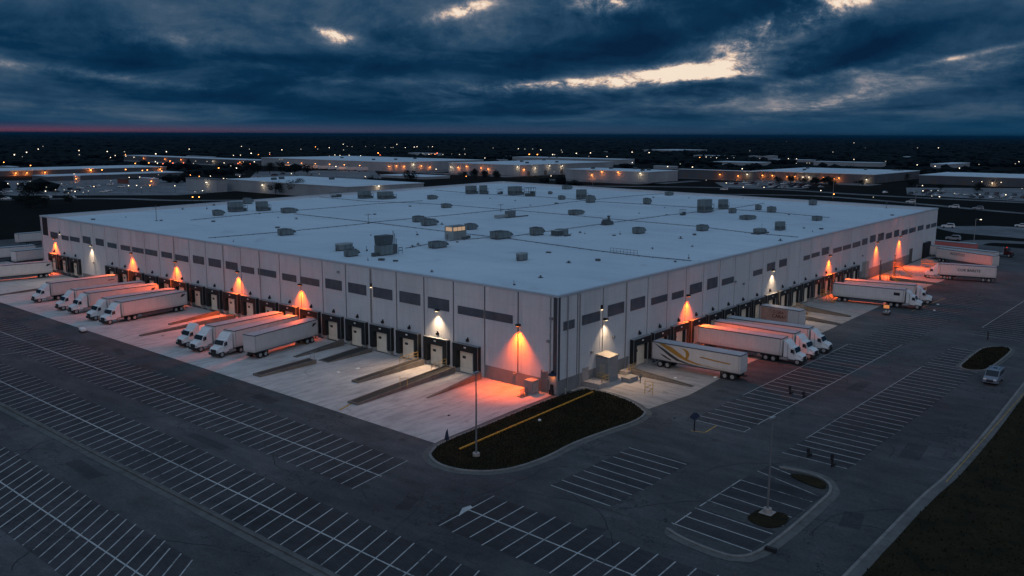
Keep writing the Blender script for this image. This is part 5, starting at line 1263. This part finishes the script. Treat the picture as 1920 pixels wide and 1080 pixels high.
# ---------------------------------------------------------------- far buildings
FB = {}
def far_building(k, x, y, a, b_, h, label, wall='farwall', doors=0, roof='farroof', units=0, base=0):
    e = empty('far_warehouse', (x, y, 0), 0, label, 'warehouse'); FB[k] = (x, y, a, b_, h)
    m = MB(); m.box(0, a, 0, b_, 0, h); m.build('wall', M[wall], e)
    m = MB(); m.box(-.3, a + .3, -.3, b_ + .3, h, h + .35); m.build('roof', M[roof], e)
    r = random.Random(ord(k))
    for i in range(doors):
        s = (i + .5) / doors
        m = MB()
        if a > b_: m.box(a * s - 2, a * s + 2, -.12, .0, 0, min(4, h * .55))
        else: m.box(-.12, 0, b_ * s - 2, b_ * s + 2, 0, min(4, h * .55))
        m.build('dock_door', M['ddoor'], e)
    for i in range(units):
        m = MB(); xx, yy = r.uniform(.1, .9) * a, r.uniform(.1, .9) * b_; m.box(xx - 1.6, xx + 1.6, yy - 1, yy + 1, h + .35, h + 1.8); m.build('roof_unit', M['rtud'], e)
    return e
far_building('a', 224, 325, 59, 126, 7.2, 'wide low white-roofed warehouse right behind the main roof on the left', units=3)
far_building('b', 209, 437, 7, 38, 7.8, 'grey block with a white lit lamp at the left end of the low warehouse', roof='farwalld')
far_building('c', 501, 596, 131, 231, 9.2, 'long grey warehouse with white roof and a row of orange wall lamps, behind lit trailers', units=4)
far_building('d', 495, 829, 27, 323, 6.1, 'very long thin warehouse with many lamps on the left horizon strip', 'farwalld', doors=14)
far_building('e', 521, 449, 149, 91, 9.6, 'central far warehouse with warm-lit dock doors and white roof', doors=6, units=4)
far_building('f', 848, 561, 34, 179, 6.3, 'pale grey hall rising behind the central far warehouse', units=2)
far_building('g', 504, 302, 45, 82, 8.3, 'grey warehouse with three orange lamps and black doors behind the far parapet', units=5)
far_building('h', 596, 257, 6, 72, 7.5, 'dark warehouse front with pale roof right of the three-lamp warehouse', 'farwalld', doors=5)
far_building('i', 623, 168, 114, 104, 6.9, 'long building with glowing orange loading canopy on the right', 'farwalld', doors=8, units=3)
far_building('j', 651, 55, 80, 88, 6.6, 'long pale-roofed building with one lit window at the right edge', 'farwalld', doors=4)
far_building('k', 747, 122, 2.5, 16, 4.9, 'small raised white hall on top of the right edge roofline', roof='farroof')
far_building('l', 719, 260, 4, 25, 5.6, 'white box roof standing behind the glowing canopy building')
far_building('m', 738, 226, 13, 20, 3.6, 'small low pale shed behind the glowing canopy building')
far_building('n', 795, 202, 15, 45, 4.0, 'long low shed roof behind the canopy building, farther right')
far_building('o', 1025, 299, 22, 83, 4.6, 'pale far hall among the trees above the canopy building')
far_building('p', 1033, 222, 90, 21, 4.6, 'far hall with slanting pale roof among dark trees on the right', doors=0)
far_building('q', 1446, 393, 30, 13, 3.5, 'tiny pale roof deep in the dark forest at the right', )
far_building('r', 1280, 553, 16, 13, 4.6, 'tiny bright roof left of the forest gap on the right')
far_building('s', 1142, 434, 19, 64, 3.0, 'thin pale roof line among trees right of centre')
far_building('t', 1573, 903, 129, 85, 5.5, 'big white roof far away behind a row of dark trees right of centre')
far_building('u', 946, 421, 38, 63, 3.6, 'long white roof half hidden by a hedge right of centre')
far_building('v', 1255, 616, 17, 69, 3.8, 'far strip building with warm lit windows right of centre')
far_building('w', 761, 430, 7, 27, 3.2, 'small pale roof just behind the three-lamp warehouse')
far_building('x', 1396, 972, 19, 29, 4.0, 'faint thin pale building in the distance at the centre')
far_building('y', 177, 753, 167, 63, 4.4, 'long roof with glowing orange wall at the left edge', 'farwalld', doors=0)
far_building('z', 189, 645, 113, 29, 3.6, 'long low white-roofed shed left, in front of the orange-walled one', 'farwalld', doors=6)
far_building('A', 201, 622, 3, 5, 4.4, 'small square orange-lit tower house on the left')
far_building('B', 224, 548, 4, 21, 4.1, 'small hall with one orange lamp above its door on the left')
far_building('C', 214, 569, 2, 14, 3.6, 'dark red brick block left of the small one-lamp hall', 'farbrick', roof='farwalld')
far_building('D', 611, 1116, 5, 75, 3.0, 'thin white roof above the very long lamp-studded warehouse')
far_building('E', 937, 989, 19, 61, 5.7, 'far store with red-lit corner left of centre')
far_building('F', 841, 745, 3, 24, 2.4, 'tiny flat pale roof just above the central warehouse')
far_building('G', 972, 853, 3, 8, 3.6, 'tiny white cube in the dark wood at the centre')
far_building('H', 416, 464, 30, 56, 1.8, 'very low white flat roof in front of the lamp row, left of centre', roof='farroof')
far_building('I', 1338, 591, 14, 35, 2.4, 'tiny pale strip roof in the forest right of centre')
far_building('K', 255, 899, 8, 27, 2.6, 'small pale roof at the left edge above the orange-walled building')

# lit facade lamps on those buildings
FL = [('c',500,603,5.1,'o'),('c',503,595,5.8,'o'),('c',513,595,5.1,'o'),('c',526,595,6.9,'w'),('c',537,595,5.0,'o'),('c',549,595,3.5,'o'),('e',520,536,5.9,'w'),('e',520,526,5.7,'o'),('e',520,515,7.0,'o'),('e',520,496,6.0,'o'),('e',520,487,5.2,'o'),('e',520,451,8.2,'w'),('e',526,448,5.7,'o'),('e',542,448,6.7,'w'),('e',563,448,8.2,'w'),('e',583,448,7.7,'w'),('g',503,346,7.4,'o'),('g',503,330,7.5,'o'),('g',503,356,4.5,'o'),('g',503,309,7.3,'w'),('h',595,288,4.3,'o'),('h',595,263,5.2,'w'),('h',595,271,3.6,'o'),('i',622,262,3.5,'o'),('i',622,253,3.7,'o'),('i',622,240,3.3,'o'),('i',622,233,3.5,'o'),('i',622,226,3.3,'w'),('i',622,221,3.5,'w'),('i',622,209,3.4,'o'),('i',622,200,2.9,'o'),('i',622,196,3.5,'o'),('i',622,174,3.0,'w'),('j',650,90,2.5,'w'),('b',208,448,5.9,'w'),('a',223,408,5.2,'w'),('a',246,324,7.0,'w'),('y',206,752,2.5,'o'),('y',215,752,2.5,'o'),('y',230,752,2.5,'o'),('y',270,752,3.8,'o'),('y',337,752,2.5,'o'),('A',200,620,2.5,'o'),('B',222,547,2.5,'o'),('E',936,994,3.8,'o'),('E',936,1017,3.4,'w'),('d',494,1094,3.5,'o'),('d',494,1037,3.5,'o'),('d',494,996,3.5,'o'),('d',494,920,3.5,'w'),('d',494,861,3.5,'o')]
b = MB(); b.box(-.35, .35, -.35, .35, .25, .45, 1); b.box(-.28, .28, -.28, .28, -.25, .25, 0); flm = {k: b.mesh('far_wall_lamp', [M['far_o' if k == 'o' else 'far_w'], M['black']]) for k in 'ow'}
nm_b = dict(c='long grey warehouse', e='central far warehouse', g='three-lamp warehouse', h='dark warehouse front', i='glowing canopy building', j='right edge building', b='grey block', a='low warehouse behind the main roof', y='orange-walled building at the left edge', A='small tower house', B='small hall', E='far red-lit store', d='very long thin warehouse')
for (k, x, y, z, c) in FL:
    o = link(bpy.data.objects.new('far_wall_lamp', flm[c])); o.location = (x, y, z)
    lab = ('orange' if c == 'o' else 'white') + ' lamp on the wall of the ' + nm_b[k]
    tag(o, lab, 'wall lamp', lab)
    near = math.hypot(x - CAM.x, y - CAM.y)
    ld = bpy.data.lights.new('far_lamp_light', 'POINT'); ld.energy = {'b': 260, 'a': 260, 'i': 620, 'y': 1300}.get(k, 420) * (1 if c == 'o' else .8); ld.color = (1, .24, .035) if c == 'o' else (1, .66, .36); ld.shadow_soft_size = .4
    lo = link(bpy.data.objects.new('far_lamp_light', ld), o); fx, fy, fa, fb, fh = FB[k]
    lo.location = (-1.0, 0, -.9) if x < fx else (0, -1.0, -.9)

# street lamps of the far suburb
LP = {'o':[(236,861,9),(220,756,9),(469,1093,9),(212,621,9),(221,622,9),(237,616,9),(311,749,9),(328,756,9),(372,797,9),(307,597,9),(237,589,9),(244,595,9),(241,567,9),(222,492,9),(216,470,9),(142,393,9),(111,294,9),(113,292,9),(1133,1567,9),(813,983,9),(611,999,9),(647,832,9),(810,855,9),(344,347,9),(953,506,9),(362,100,7.5),(927,775,9),(930,762,9)],
'w':[(365,1185,9),(436,1332,9),(556,1596,9),(556,1433,9),(553,1326,9),(393,974,9),(437,1055,9),(433,1018,9),(174,562,9),(96,465,9),(99,459,9),(105,456,9),(113,462,9),(83,382,9),(92,370,9),(117,405,9),(416,963,9),(529,1127,9),(616,1260,9),(766,1457,9),(1044,1722,9),(557,975,9),(570,979,9),(652,1080,9),(352,789,9),(331,745,9),(380,708,9),(409,720,9),(423,722,9),(315,583,9),(223,468,9),(212,434,9),(235,452,9),(177,488,9),(184,488,9),(133,399,9),(137,398,9),(150,381,9),(138,332,9),(853,1292,9),(1084,1454,9),(1240,1603,14),(654,913,9),(672,909,9),(665,889,9),(675,882,9),(674,857,9),(515,777,9),(519,773,9),(284,463,9),(400,560,9),(292,391,9),(1337,1524,14),(1221,1368,9),(1310,1435,9),(1354,1473,9),(1386,1454,9),(836,846,9),(797,854,9),(714,669,9),(582,539,9),(597,541,9),(604,535,9),(421,455,9),(1326,1136,9),(1247,1012,9),(941,742,9),(1045,776,9),(1090,781,9),(898,615,9),(392,311,9),(698,444,9),(1208,778,9),(1191,733,9),(983,513,9),(952,481,9),(626,332,9),(621,355,9),(622,281,9),(396,179,9),(362,151,9),(369,142,9),(3564,1542,14),(3138,1100,14),(988,400,9),(990,390,9),(1017,328,9),(362,107,9),(1932,483,14),(825,180,9),(857,206,9),(789,149,9),(1074,158,9),(453,83,9),(399,67,9),(356,47,9),(395,27,9),(528,69,9),(528,58,9),(2300,330,34),(2260,300,34)],
'd':[(330,1066,9),(695,1926,9),(429,1140,9),(566,1296,9),(114,481,9),(107,457,9),(97,416,9),(91,390,9),(94,387,9),(85,361,9),(93,376,9),(150,456,9),(98,369,9),(92,361,9),(116,443,9),(126,448,9),(855,1398,9),(351,714,9),(391,780,9),(394,763,9),(342,635,9),(209,511,9),(213,432,9),(228,459,9),(186,473,9),(130,379,9),(131,327,9),(924,1333,9),(959,1328,9),(1251,1602,9),(1224,1551,9),(1288,1580,9),(1389,1667,9),(943,1230,9),(692,1092,9),(631,868,9),(495,782,9),(497,780,9),(503,776,9),(295,445,9),(1204,1414,9),(1215,1407,9),(1219,1405,9),(1362,1443,9),(1211,1181,9),(1351,1229,9),(819,848,9),(838,833,9),(861,844,9),(1303,1099,9),(1317,1090,9),(943,740,9),(888,638,9),(1107,852,9),(1269,979,9),(449,353,9),(1508,706,9),(972,500,9),(941,460,9),(980,471,9),(697,386,9),(417,204,9),(968,429,9),(2158,715,9),(808,312,9),(828,309,9),(830,307,9),(963,272,9),(330,69,9),(1520,549,9),(1887,512,14),(925,165,9),(982,143,9),(403,64,9),(408,62,9),(358,51,9),(389,49,9),(388,37,9),(526,74,9),(461,33,9),(2280,318,34)],
'r':[(159,525,9),(98,475,9),(327,727,9),(342,736,9),(354,738,9),(382,687,9),(385,671,9),(720,871,9),(620,986,9),(879,921,9)]}
def lamp_mesh(mt, h, r):
    b = MB(); b.cyl((0, 0, 0), (0, 0, h), .09, 5, 1, .06); b.cyl((0, 0, h), (0, 0, h + .1), r * .9, 8, 1)
    n, k = 8, 4; base = len(b.v)
    for i in range(k + 1):
        t = math.pi * i / k
        for j in range(n): b.v.append((r * math.sin(t) * math.cos(2 * math.pi * j / n), r * math.sin(t) * math.sin(2 * math.pi * j / n), h - r * .9 - r * math.cos(t) * .8))
    for i in range(k):
        for j in range(n): b.f.append((base + i * n + j, base + i * n + (j + 1) % n, base + (i + 1) * n + (j + 1) % n, base + (i + 1) * n + j)); b.m.append(0)
    return b.mesh('street_lamp', [M[mt], M['black']])
LM = {}
for k, L in LP.items():
    for (x, y, z) in L:
        D = math.hypot(x - CAM.x, y - CAM.y)
        if D < 760 and z == 9: x, y, z = CAM.x + (x - CAM.x) * 32.5 / 28, CAM.y + (y - CAM.y) * 32.5 / 28, 4.5
        r = .30 if D < 700 else (.46 if D < 1300 else .8)
        key = (k, z, r)
        if key not in LM: LM[key] = lamp_mesh('far_' + k, z, r)
        o = link(bpy.data.objects.new('street_lamp', LM[key])); o.location = (x, y, 0)
        side = 'left' if y > x * 1.6 else ('right' if y < x * .55 else 'middle')
        col = {'o': 'orange', 'w': 'white', 'd': 'dim white', 'r': 'reddish'}[k]
        lab = f'{col} street lamp {"deep in the dark wood" if D > 1200 else ("among the far warehouses" if D > 620 else "by the road behind the main warehouse")}, {side} part of the view'
        tag(o, lab, 'street lamp', lab)
b = MB(); b.cyl((0, 0, 0), (0, 0, 11.5), .13, 6, 0, .08); b.cyl((0, 0, 11.3), (1.6, -1.6, 11.3), .06, 5); pm = b.mesh('lamp_post', [M['steel']])
for x, y, lab in ((434, 128, 'tall unlit lamp post by the road behind the right parapet'), (405, 72, 'tall unlit lamp post behind the far right roof corner'), (442, 311, 'short unlit lamp post in front of the three-lamp warehouse')):
    o = link(bpy.data.objects.new('lamp_post', pm)); o.location = (x, y, 0); tag(o, lab, 'lamp post')
e = empty('lamp_post', (224, -.5, 0), 0, 'lamp post with one warm lamp behind the trailers at the far right', 'lamp post')
b = MB(); b.cyl((0, 0, 0), (0, 0, 10.2), .14, 6, 0, .09); b.cyl((0, 0, 10.1), (1.0, -1.2, 10.1), .06, 5); b.build('pole', M['steel'], e)
b = MB(); b.box(.8, 1.3, -1.45, -1.0, 9.95, 10.1); b.build('lamp_head', M['far_w'], e)
# orange lit lamp on the right needs its own light on the pole
ld = bpy.data.lights.new('street_lamp_light', 'POINT'); ld.energy = 700; ld.color = (1, .3, .05); ld.shadow_soft_size = .4
lo = link(bpy.data.objects.new('street_lamp_light', ld)); lo.location = (361.3, 99.3, 6.6)

# ---------------------------------------------------------------- cars
def car_mesh(paint, kind):
    b = MB()
    if kind == 'suv': pr = [(-2.3, .35), (-2.35, .95), (-2.2, 1.1), (-1.95, 1.7), (.2, 1.72), (.95, 1.1), (2.1, .98), (2.3, .8), (2.3, .35)]; gl = [(-1.85, 1.12), (-1.68, 1.58), (.12, 1.6), (.68, 1.12)]
    else: pr = [(-2.3, .32), (-2.3, .85), (-1.6, .95), (-.95, 1.42), (.3, 1.45), (1.05, .98), (2.15, .84), (2.3, .65), (2.3, .32)]; gl = [(-1.3, .98), (-.85, 1.34), (.25, 1.37), (.82, .98)]
    b.extr(pr, -.88, .88, 0)
    b.extr(gl, -.90, -.885, 1); b.extr(gl, .885, .90, 1)
    if kind == 'suv': b.extr([(.26, 1.70), (.95, 1.13), (.98, 1.15), (.30, 1.72)], -.75, .75, 1)
    else: b.extr([(.36, 1.43), (1.02, 1.01), (1.05, 1.03), (.40, 1.45)], -.75, .75, 1)
    for x in (-1.45, 1.4):
        for s in (-1, 1): b.cyl((x, s * .72, .32), (x, s * .9, .32), .32, 10, 2)
    for s in (-.6, .6): b.box(2.28, 2.33, s - .16, s + .16, .62, .78, 3)
    return b.mesh('parked_car', [M[paint], M['glass'], M['rubber'], M['plate']])
CM = [(car_mesh(p, k), n, k) for p, n in (('car1', 'white'), ('car2', 'silver'), ('car3', 'dark'), ('car4', 'red')) for k in ('suv', 'sedan')]
def put_car(i, x, y, rz, lab, group, s=1.0):
    o = link(bpy.data.objects.new('parked_car', CM[i][0])); o.location = (x, y, .06); o.rotation_euler = (0, 0, rz); o.scale = (s, s, s)
    tag(o, lab, 'car', group)
for i, x, y, a, lab in ((0, 427, 81, 110, 'white car showing above the far right roof edge'), (0, 406, 53, 110, 'white car on the road at the far right roof corner'), (2, 404, 41, 112, 'silver car following on the road right of the far roof corner'), (0, 294, 26, 105, 'white car at the corner of the small right lot'), (2, 248, 12, 100, 'silver car just beyond the corner of the warehouse above the coral trailer'), (1, 318, 4, 100, 'pale car alone on the dark grass on the right'), (2, 506, 54, 60, 'silver car in front of the right car park'), (3, 508, 69, 60, 'low silver car left of the one in front of the right car park'), (0, 459, 213, 110, 'white car on the grass verge behind the right parapet'), (1, 93, 461, 130, 'white car on the left road near the tree'), (0, 112, 454, 130, 'white car on the left road, middle of three'), (1, 122, 446, 130, 'white car on the left road, rightmost of three')):
    put_car(i, x, y, R(a), lab, 'cars along the service roads', 1.1)
def car_lot(x0, y0, ux, uy, nrow, ncol, dx, dy, fill, side):
    """rows of parked cars; u is the direction of a row"""
    n = math.hypot(ux, uy); ux, uy = ux / n, uy / n
    for r in range(nrow):
        for c in range(ncol):
            if rnd.random() > fill: continue
            x = x0 + ux * c * dx - uy * r * dy; y = y0 + uy * c * dx + ux * r * dy
            i = rnd.choice((0, 1, 1, 2, 3, 3, 4, 5, 5, 6)); lab = f'{CM[i][1]} {"off-road car" if CM[i][2] == "suv" else "saloon car"} parked in the {side}'
            put_car(i, x + rnd.uniform(-.3, .3), y + rnd.uniform(-.4, .4), math.atan2(uy, ux) + math.pi / 2 + rnd.choice((0, math.pi)), lab, lab)
car_lot(120, 492, .75, .66, 4, 17, 6.5, 26, .5, 'far left car park')
car_lot(155, 480, .6, .8, 2, 12, 6.0, 20, .45, 'left lot near the small one-lamp hall')
car_lot(345, 552, .8, .6, 3, 14, 6, 30, .4, 'car park left of the centre')
car_lot(505, 190, .45, .89, 3, 16, 4.6, -18, .7, 'car park right of the three-lamp warehouse')
car_lot(495, 8, .1, .99, 3, 22, 5.4, -20, .55, 'right car park below the pale-roofed building')
car_lot(490, 575, 1, 0, 1, 14, 9, 8, .3, 'yard of the long grey warehouse')
# lit trailers in front of the long grey warehouse
b = MB(); b.box(0, 13, -1.3, 1.3, 1.1, 4.0, 0); b.box(.3, 12, -.5, .5, .7, 1.1, 1)
for x in (1.5, 2.8):
    for s in (-1, 1): b.cyl((x, s * .9, .5), (x, s * 1.25, .5), .5, 10, 1)
b.box(11, 11.3, -.9, .9, 0, 1.1, 1); tm = b.mesh('semi_trailer', [M['white'], M['rubber']])
for i in range(9):
    y = 745 - i * 15.5; 
    o = link(bpy.data.objects.new('semi_trailer', tm)); o.location = (487, y, .05); o.rotation_euler = (0, 0, R(178 + (i % 3) * 2))
    tag(o, 'far white trailer lit warm at the docks of the long grey warehouse', 'semi trailer', 'far white trailers at the long grey warehouse')
for i in range(6):
    ld = bpy.data.lights.new('yard_light', 'POINT'); ld.energy = 380; ld.color = (1, .36, .1); ld.shadow_soft_size = .5
    e = empty('yard_lamp', (478, 742 - i * 24, 0), 0, 'warm yard lamp beside the lit trailers of the long grey warehouse', 'street lamp', 'yard lamps beside the lit trailers')
    m = MB(); m.cyl((0, 0, 0), (0, 0, 6.0), .1, 5); m.build('pole', M['steel'], e); m = MB(); m.box(-.4, .4, -.4, .4, 6.0, 6.3); m.build('lamp_head', M['far_o'], e)
    lo = link(bpy.data.objects.new('yard_light', ld), e); lo.location = (.9, 0, 5.6)

# ---------------------------------------------------------------- trees
def crown_mesh(seed, n=1500, flat=False):
    r = random.Random(seed); b = MB()
    lobes = [(Vector((r.uniform(-.32, .32), r.uniform(-.32, .32), r.uniform(.35, .95))), r.uniform(.16, .34)) for _ in range(11)] + [(Vector((0, 0, .6)), .34)]
    for _ in range(n):
        c, rad = r.choice(lobes)
        d = Vector((r.gauss(0, 1), r.gauss(0, 1), r.gauss(0, 1))).normalized() * rad * r.uniform(.55, 1.12)
        p = c + d; s = r.uniform(.018, .045)
        a = Vector((r.gauss(0, 1), r.gauss(0, 1), r.gauss(0, 1))).normalized(); q = a.orthogonal().normalized(); w = a.cross(q)
        b.face([p + q * s, p + w * s * .7, p - q * s, p - w * s * .7])
    me = bpy.data.meshes.new('crown'); me.from_pydata(b.v, [], b.f); me.materials.append(M['leaf']); return me
def trunk_mesh(seed):
    r = random.Random(seed); b = MB(); b.cyl((0, 0, 0), (.01, 0, .5), .035, 7, 0, .02)
    for k in range(5):
        t = r.uniform(0, 6.28); b.cyl((0, 0, .28 + k * .05), (math.cos(t) * .25, math.sin(t) * .25, .6 + k * .06), .014, 5, 0, .004)
    return b.mesh('trunk', M['bark'])
CR = [crown_mesh(i) for i in range(4)]; TR = [trunk_mesh(i) for i in range(3)]
def tree(x, y, h_, w, lab, group=None, name='tree'):
    e = empty(name, (x, y, 0), rnd.uniform(0, 6), lab, 'tree', group); i = rnd.randrange(4)
    for nm, me in (('crown', CR[i]), ('trunk', TR[i % 3])):
        o = link(bpy.data.objects.new(nm, me), e); o.scale = (w, w, h_ / 1.15)
tree(96, 438, 11, 10, 'big dark tree beside the left road, in front of the far car park')
tree(219, 388, 9, 8, 'dark tree standing left of the low warehouse wall behind the roof edge')
tree(228, 380, 10, 12, 'largest bushy tree in front of the low warehouse wall')
tree(231, 390, 8, 7, 'pointed tree top beside the bushy tree at the low warehouse wall')
tree(245, 372, 6.5, 8, 'rounded small tree right of the bushy tree at the low warehouse wall')
tree(300, 392, 10, 11, 'dark tree in front of the bright flood light behind the roof edge')
tree(331, 389, 12, 10, 'tall pointed tree right of the bright flood light behind the roof edge')
for i in range(7): tree(450 + (i % 2) * 6, 452 - i * 6.5, 7 + i % 3, 7, 'tree of the dense dark hedge row in front of the central warehouse', 'dark hedge row in front of the central warehouse')
for i in range(8): tree(372 + i * 4, 700 - i * 14, 9 + i % 3 * 1.5, 11, 'dark tree of the grove left of the lit trailers', 'dark grove left of the lit trailers')
for i in range(4): tree(566 + i * 2, 222 - i * 9, 6 + i % 2, 7, 'small dark tree in front of the glowing canopy building', 'trees in front of the glowing canopy building')
for i in range(12): tree(60 + rnd.uniform(-30, 45), 470 + rnd.uniform(-90, 20), rnd.uniform(3, 6), rnd.uniform(5, 8), 'dark bush on the unlit slope at the left edge', 'dark bushes at the left edge', 'bush')
for i in range(14): tree(560 + rnd.uniform(0, 50), 150 + rnd.uniform(-80, 60), rnd.uniform(3, 6), rnd.uniform(5, 8), 'dark bush on the verge by the right car park', 'dark bushes by the right car park', 'bush')
for i in range(16):
    tree(1215 + i * 13 + rnd.uniform(-4, 4), 880 - i * 27 + rnd.uniform(-8, 8), rnd.uniform(8, 11), rnd.uniform(12, 17), 'tall dark pine in the row in front of the big far white roof', 'row of dark pines in front of the big far roof')
for i in range(22):
    tree(700 + rnd.uniform(0, 90), 20 + i * 10 + rnd.uniform(-6, 6), rnd.uniform(6, 9), rnd.uniform(9, 14), 'dark tree behind the buildings at the right', 'dark trees behind the right hand buildings')

# the wood that runs to the horizon reads as one mass
def forest():
    r = random.Random(3); V = []; Fc = []
    bm = bmesh.new(); bmesh.ops.create_icosphere(bm, subdivisions=1, radius=1)
    base = [v.co.copy() for v in bm.verts]; faces = [tuple(v.index for v in f.verts) for f in bm.faces]; bm.free()
    n = 0
    while n < 15000:
        D = 640 * math.exp(r.random() ** 1.15 * math.log(14000 / 640)); az = YAW + r.uniform(-.60, .60)
        x, y = CAM.x + D * math.cos(az), CAM.y + D * math.sin(az)
        bad = False
        for k, (fx, fy, fa, fb, fh) in FB.items():
            m = 14; fr = 70 if D < 1000 else 90
            if fx - fr < x < fx + fa + m and fy - fr < y < fy + fb + m: bad = True; break
        if not bad and D < 1150:
            a = az - YAW
            if r.random() < .78: bad = True
            if (D < 900 and (-.02 < a < .30)) or D < 700 and a < -.1: bad = True
        if bad: n += .2; continue
        w = (3.2 + D * .0034) * r.uniform(.7, 1.4); hh = r.uniform(4.5, 8.5) if D < 2500 else r.uniform(6, 10)
        if r.random() < .06: hh *= 1.35; w *= .6
        b0 = len(V); zr = r.uniform(0, 6.28); cz, sz = math.cos(zr), math.sin(zr)
        for p in base:
            j = r.uniform(.68, 1.22); px, py, pz = p.x * j * w, p.y * j * w, p.z * j * hh * .55
            V.append((x + px * cz - py * sz, y + px * sz + py * cz, max(0, hh * .5 + pz)))
        for f in faces: Fc.append(tuple(b0 + i for i in f))
        n += 1
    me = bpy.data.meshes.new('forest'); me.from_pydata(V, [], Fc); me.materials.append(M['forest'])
    o = link(bpy.data.objects.new('forest', me)); tag(o, 'dark wood that spreads behind the far buildings to the horizon', 'wood', None, 'stuff')
forest()

# ---------------------------------------------------------------- air
b = MB(); b.box(-61000, 61000, -61000, 61000, -1, 62); hz = b.build('haze', None)
m = bpy.data.materials.new('haze_air'); m.use_nodes = True; nt = m.node_tree; nt.nodes.clear()
out = nt.nodes.new('ShaderNodeOutputMaterial'); pv = nt.nodes.new('ShaderNodeVolumePrincipled'); pv.inputs['Density'].default_value = HAZE
pv.inputs['Color'].default_value = (.006, .10, .20, 1); nt.links.new(pv.outputs[0], out.inputs['Volume'])
hz.data.materials.clear(); hz.data.materials.append(m); tag(hz, 'thin blue evening haze over the whole plain', 'haze', None, 'stuff')
# ---------------------------------------------------------------- render
S.view_settings.view_transform = 'Standard'; S.view_settings.look = 'None'; S.view_settings.exposure = 0; S.view_settings.gamma = 1
S.cycles.use_denoising = True; S.cycles.max_bounces = 5; S.cycles.diffuse_bounces = 3; S.cycles.glossy_bounces = 2; S.cycles.sample_clamp_indirect = 4.0
S.render.film_transparent = False
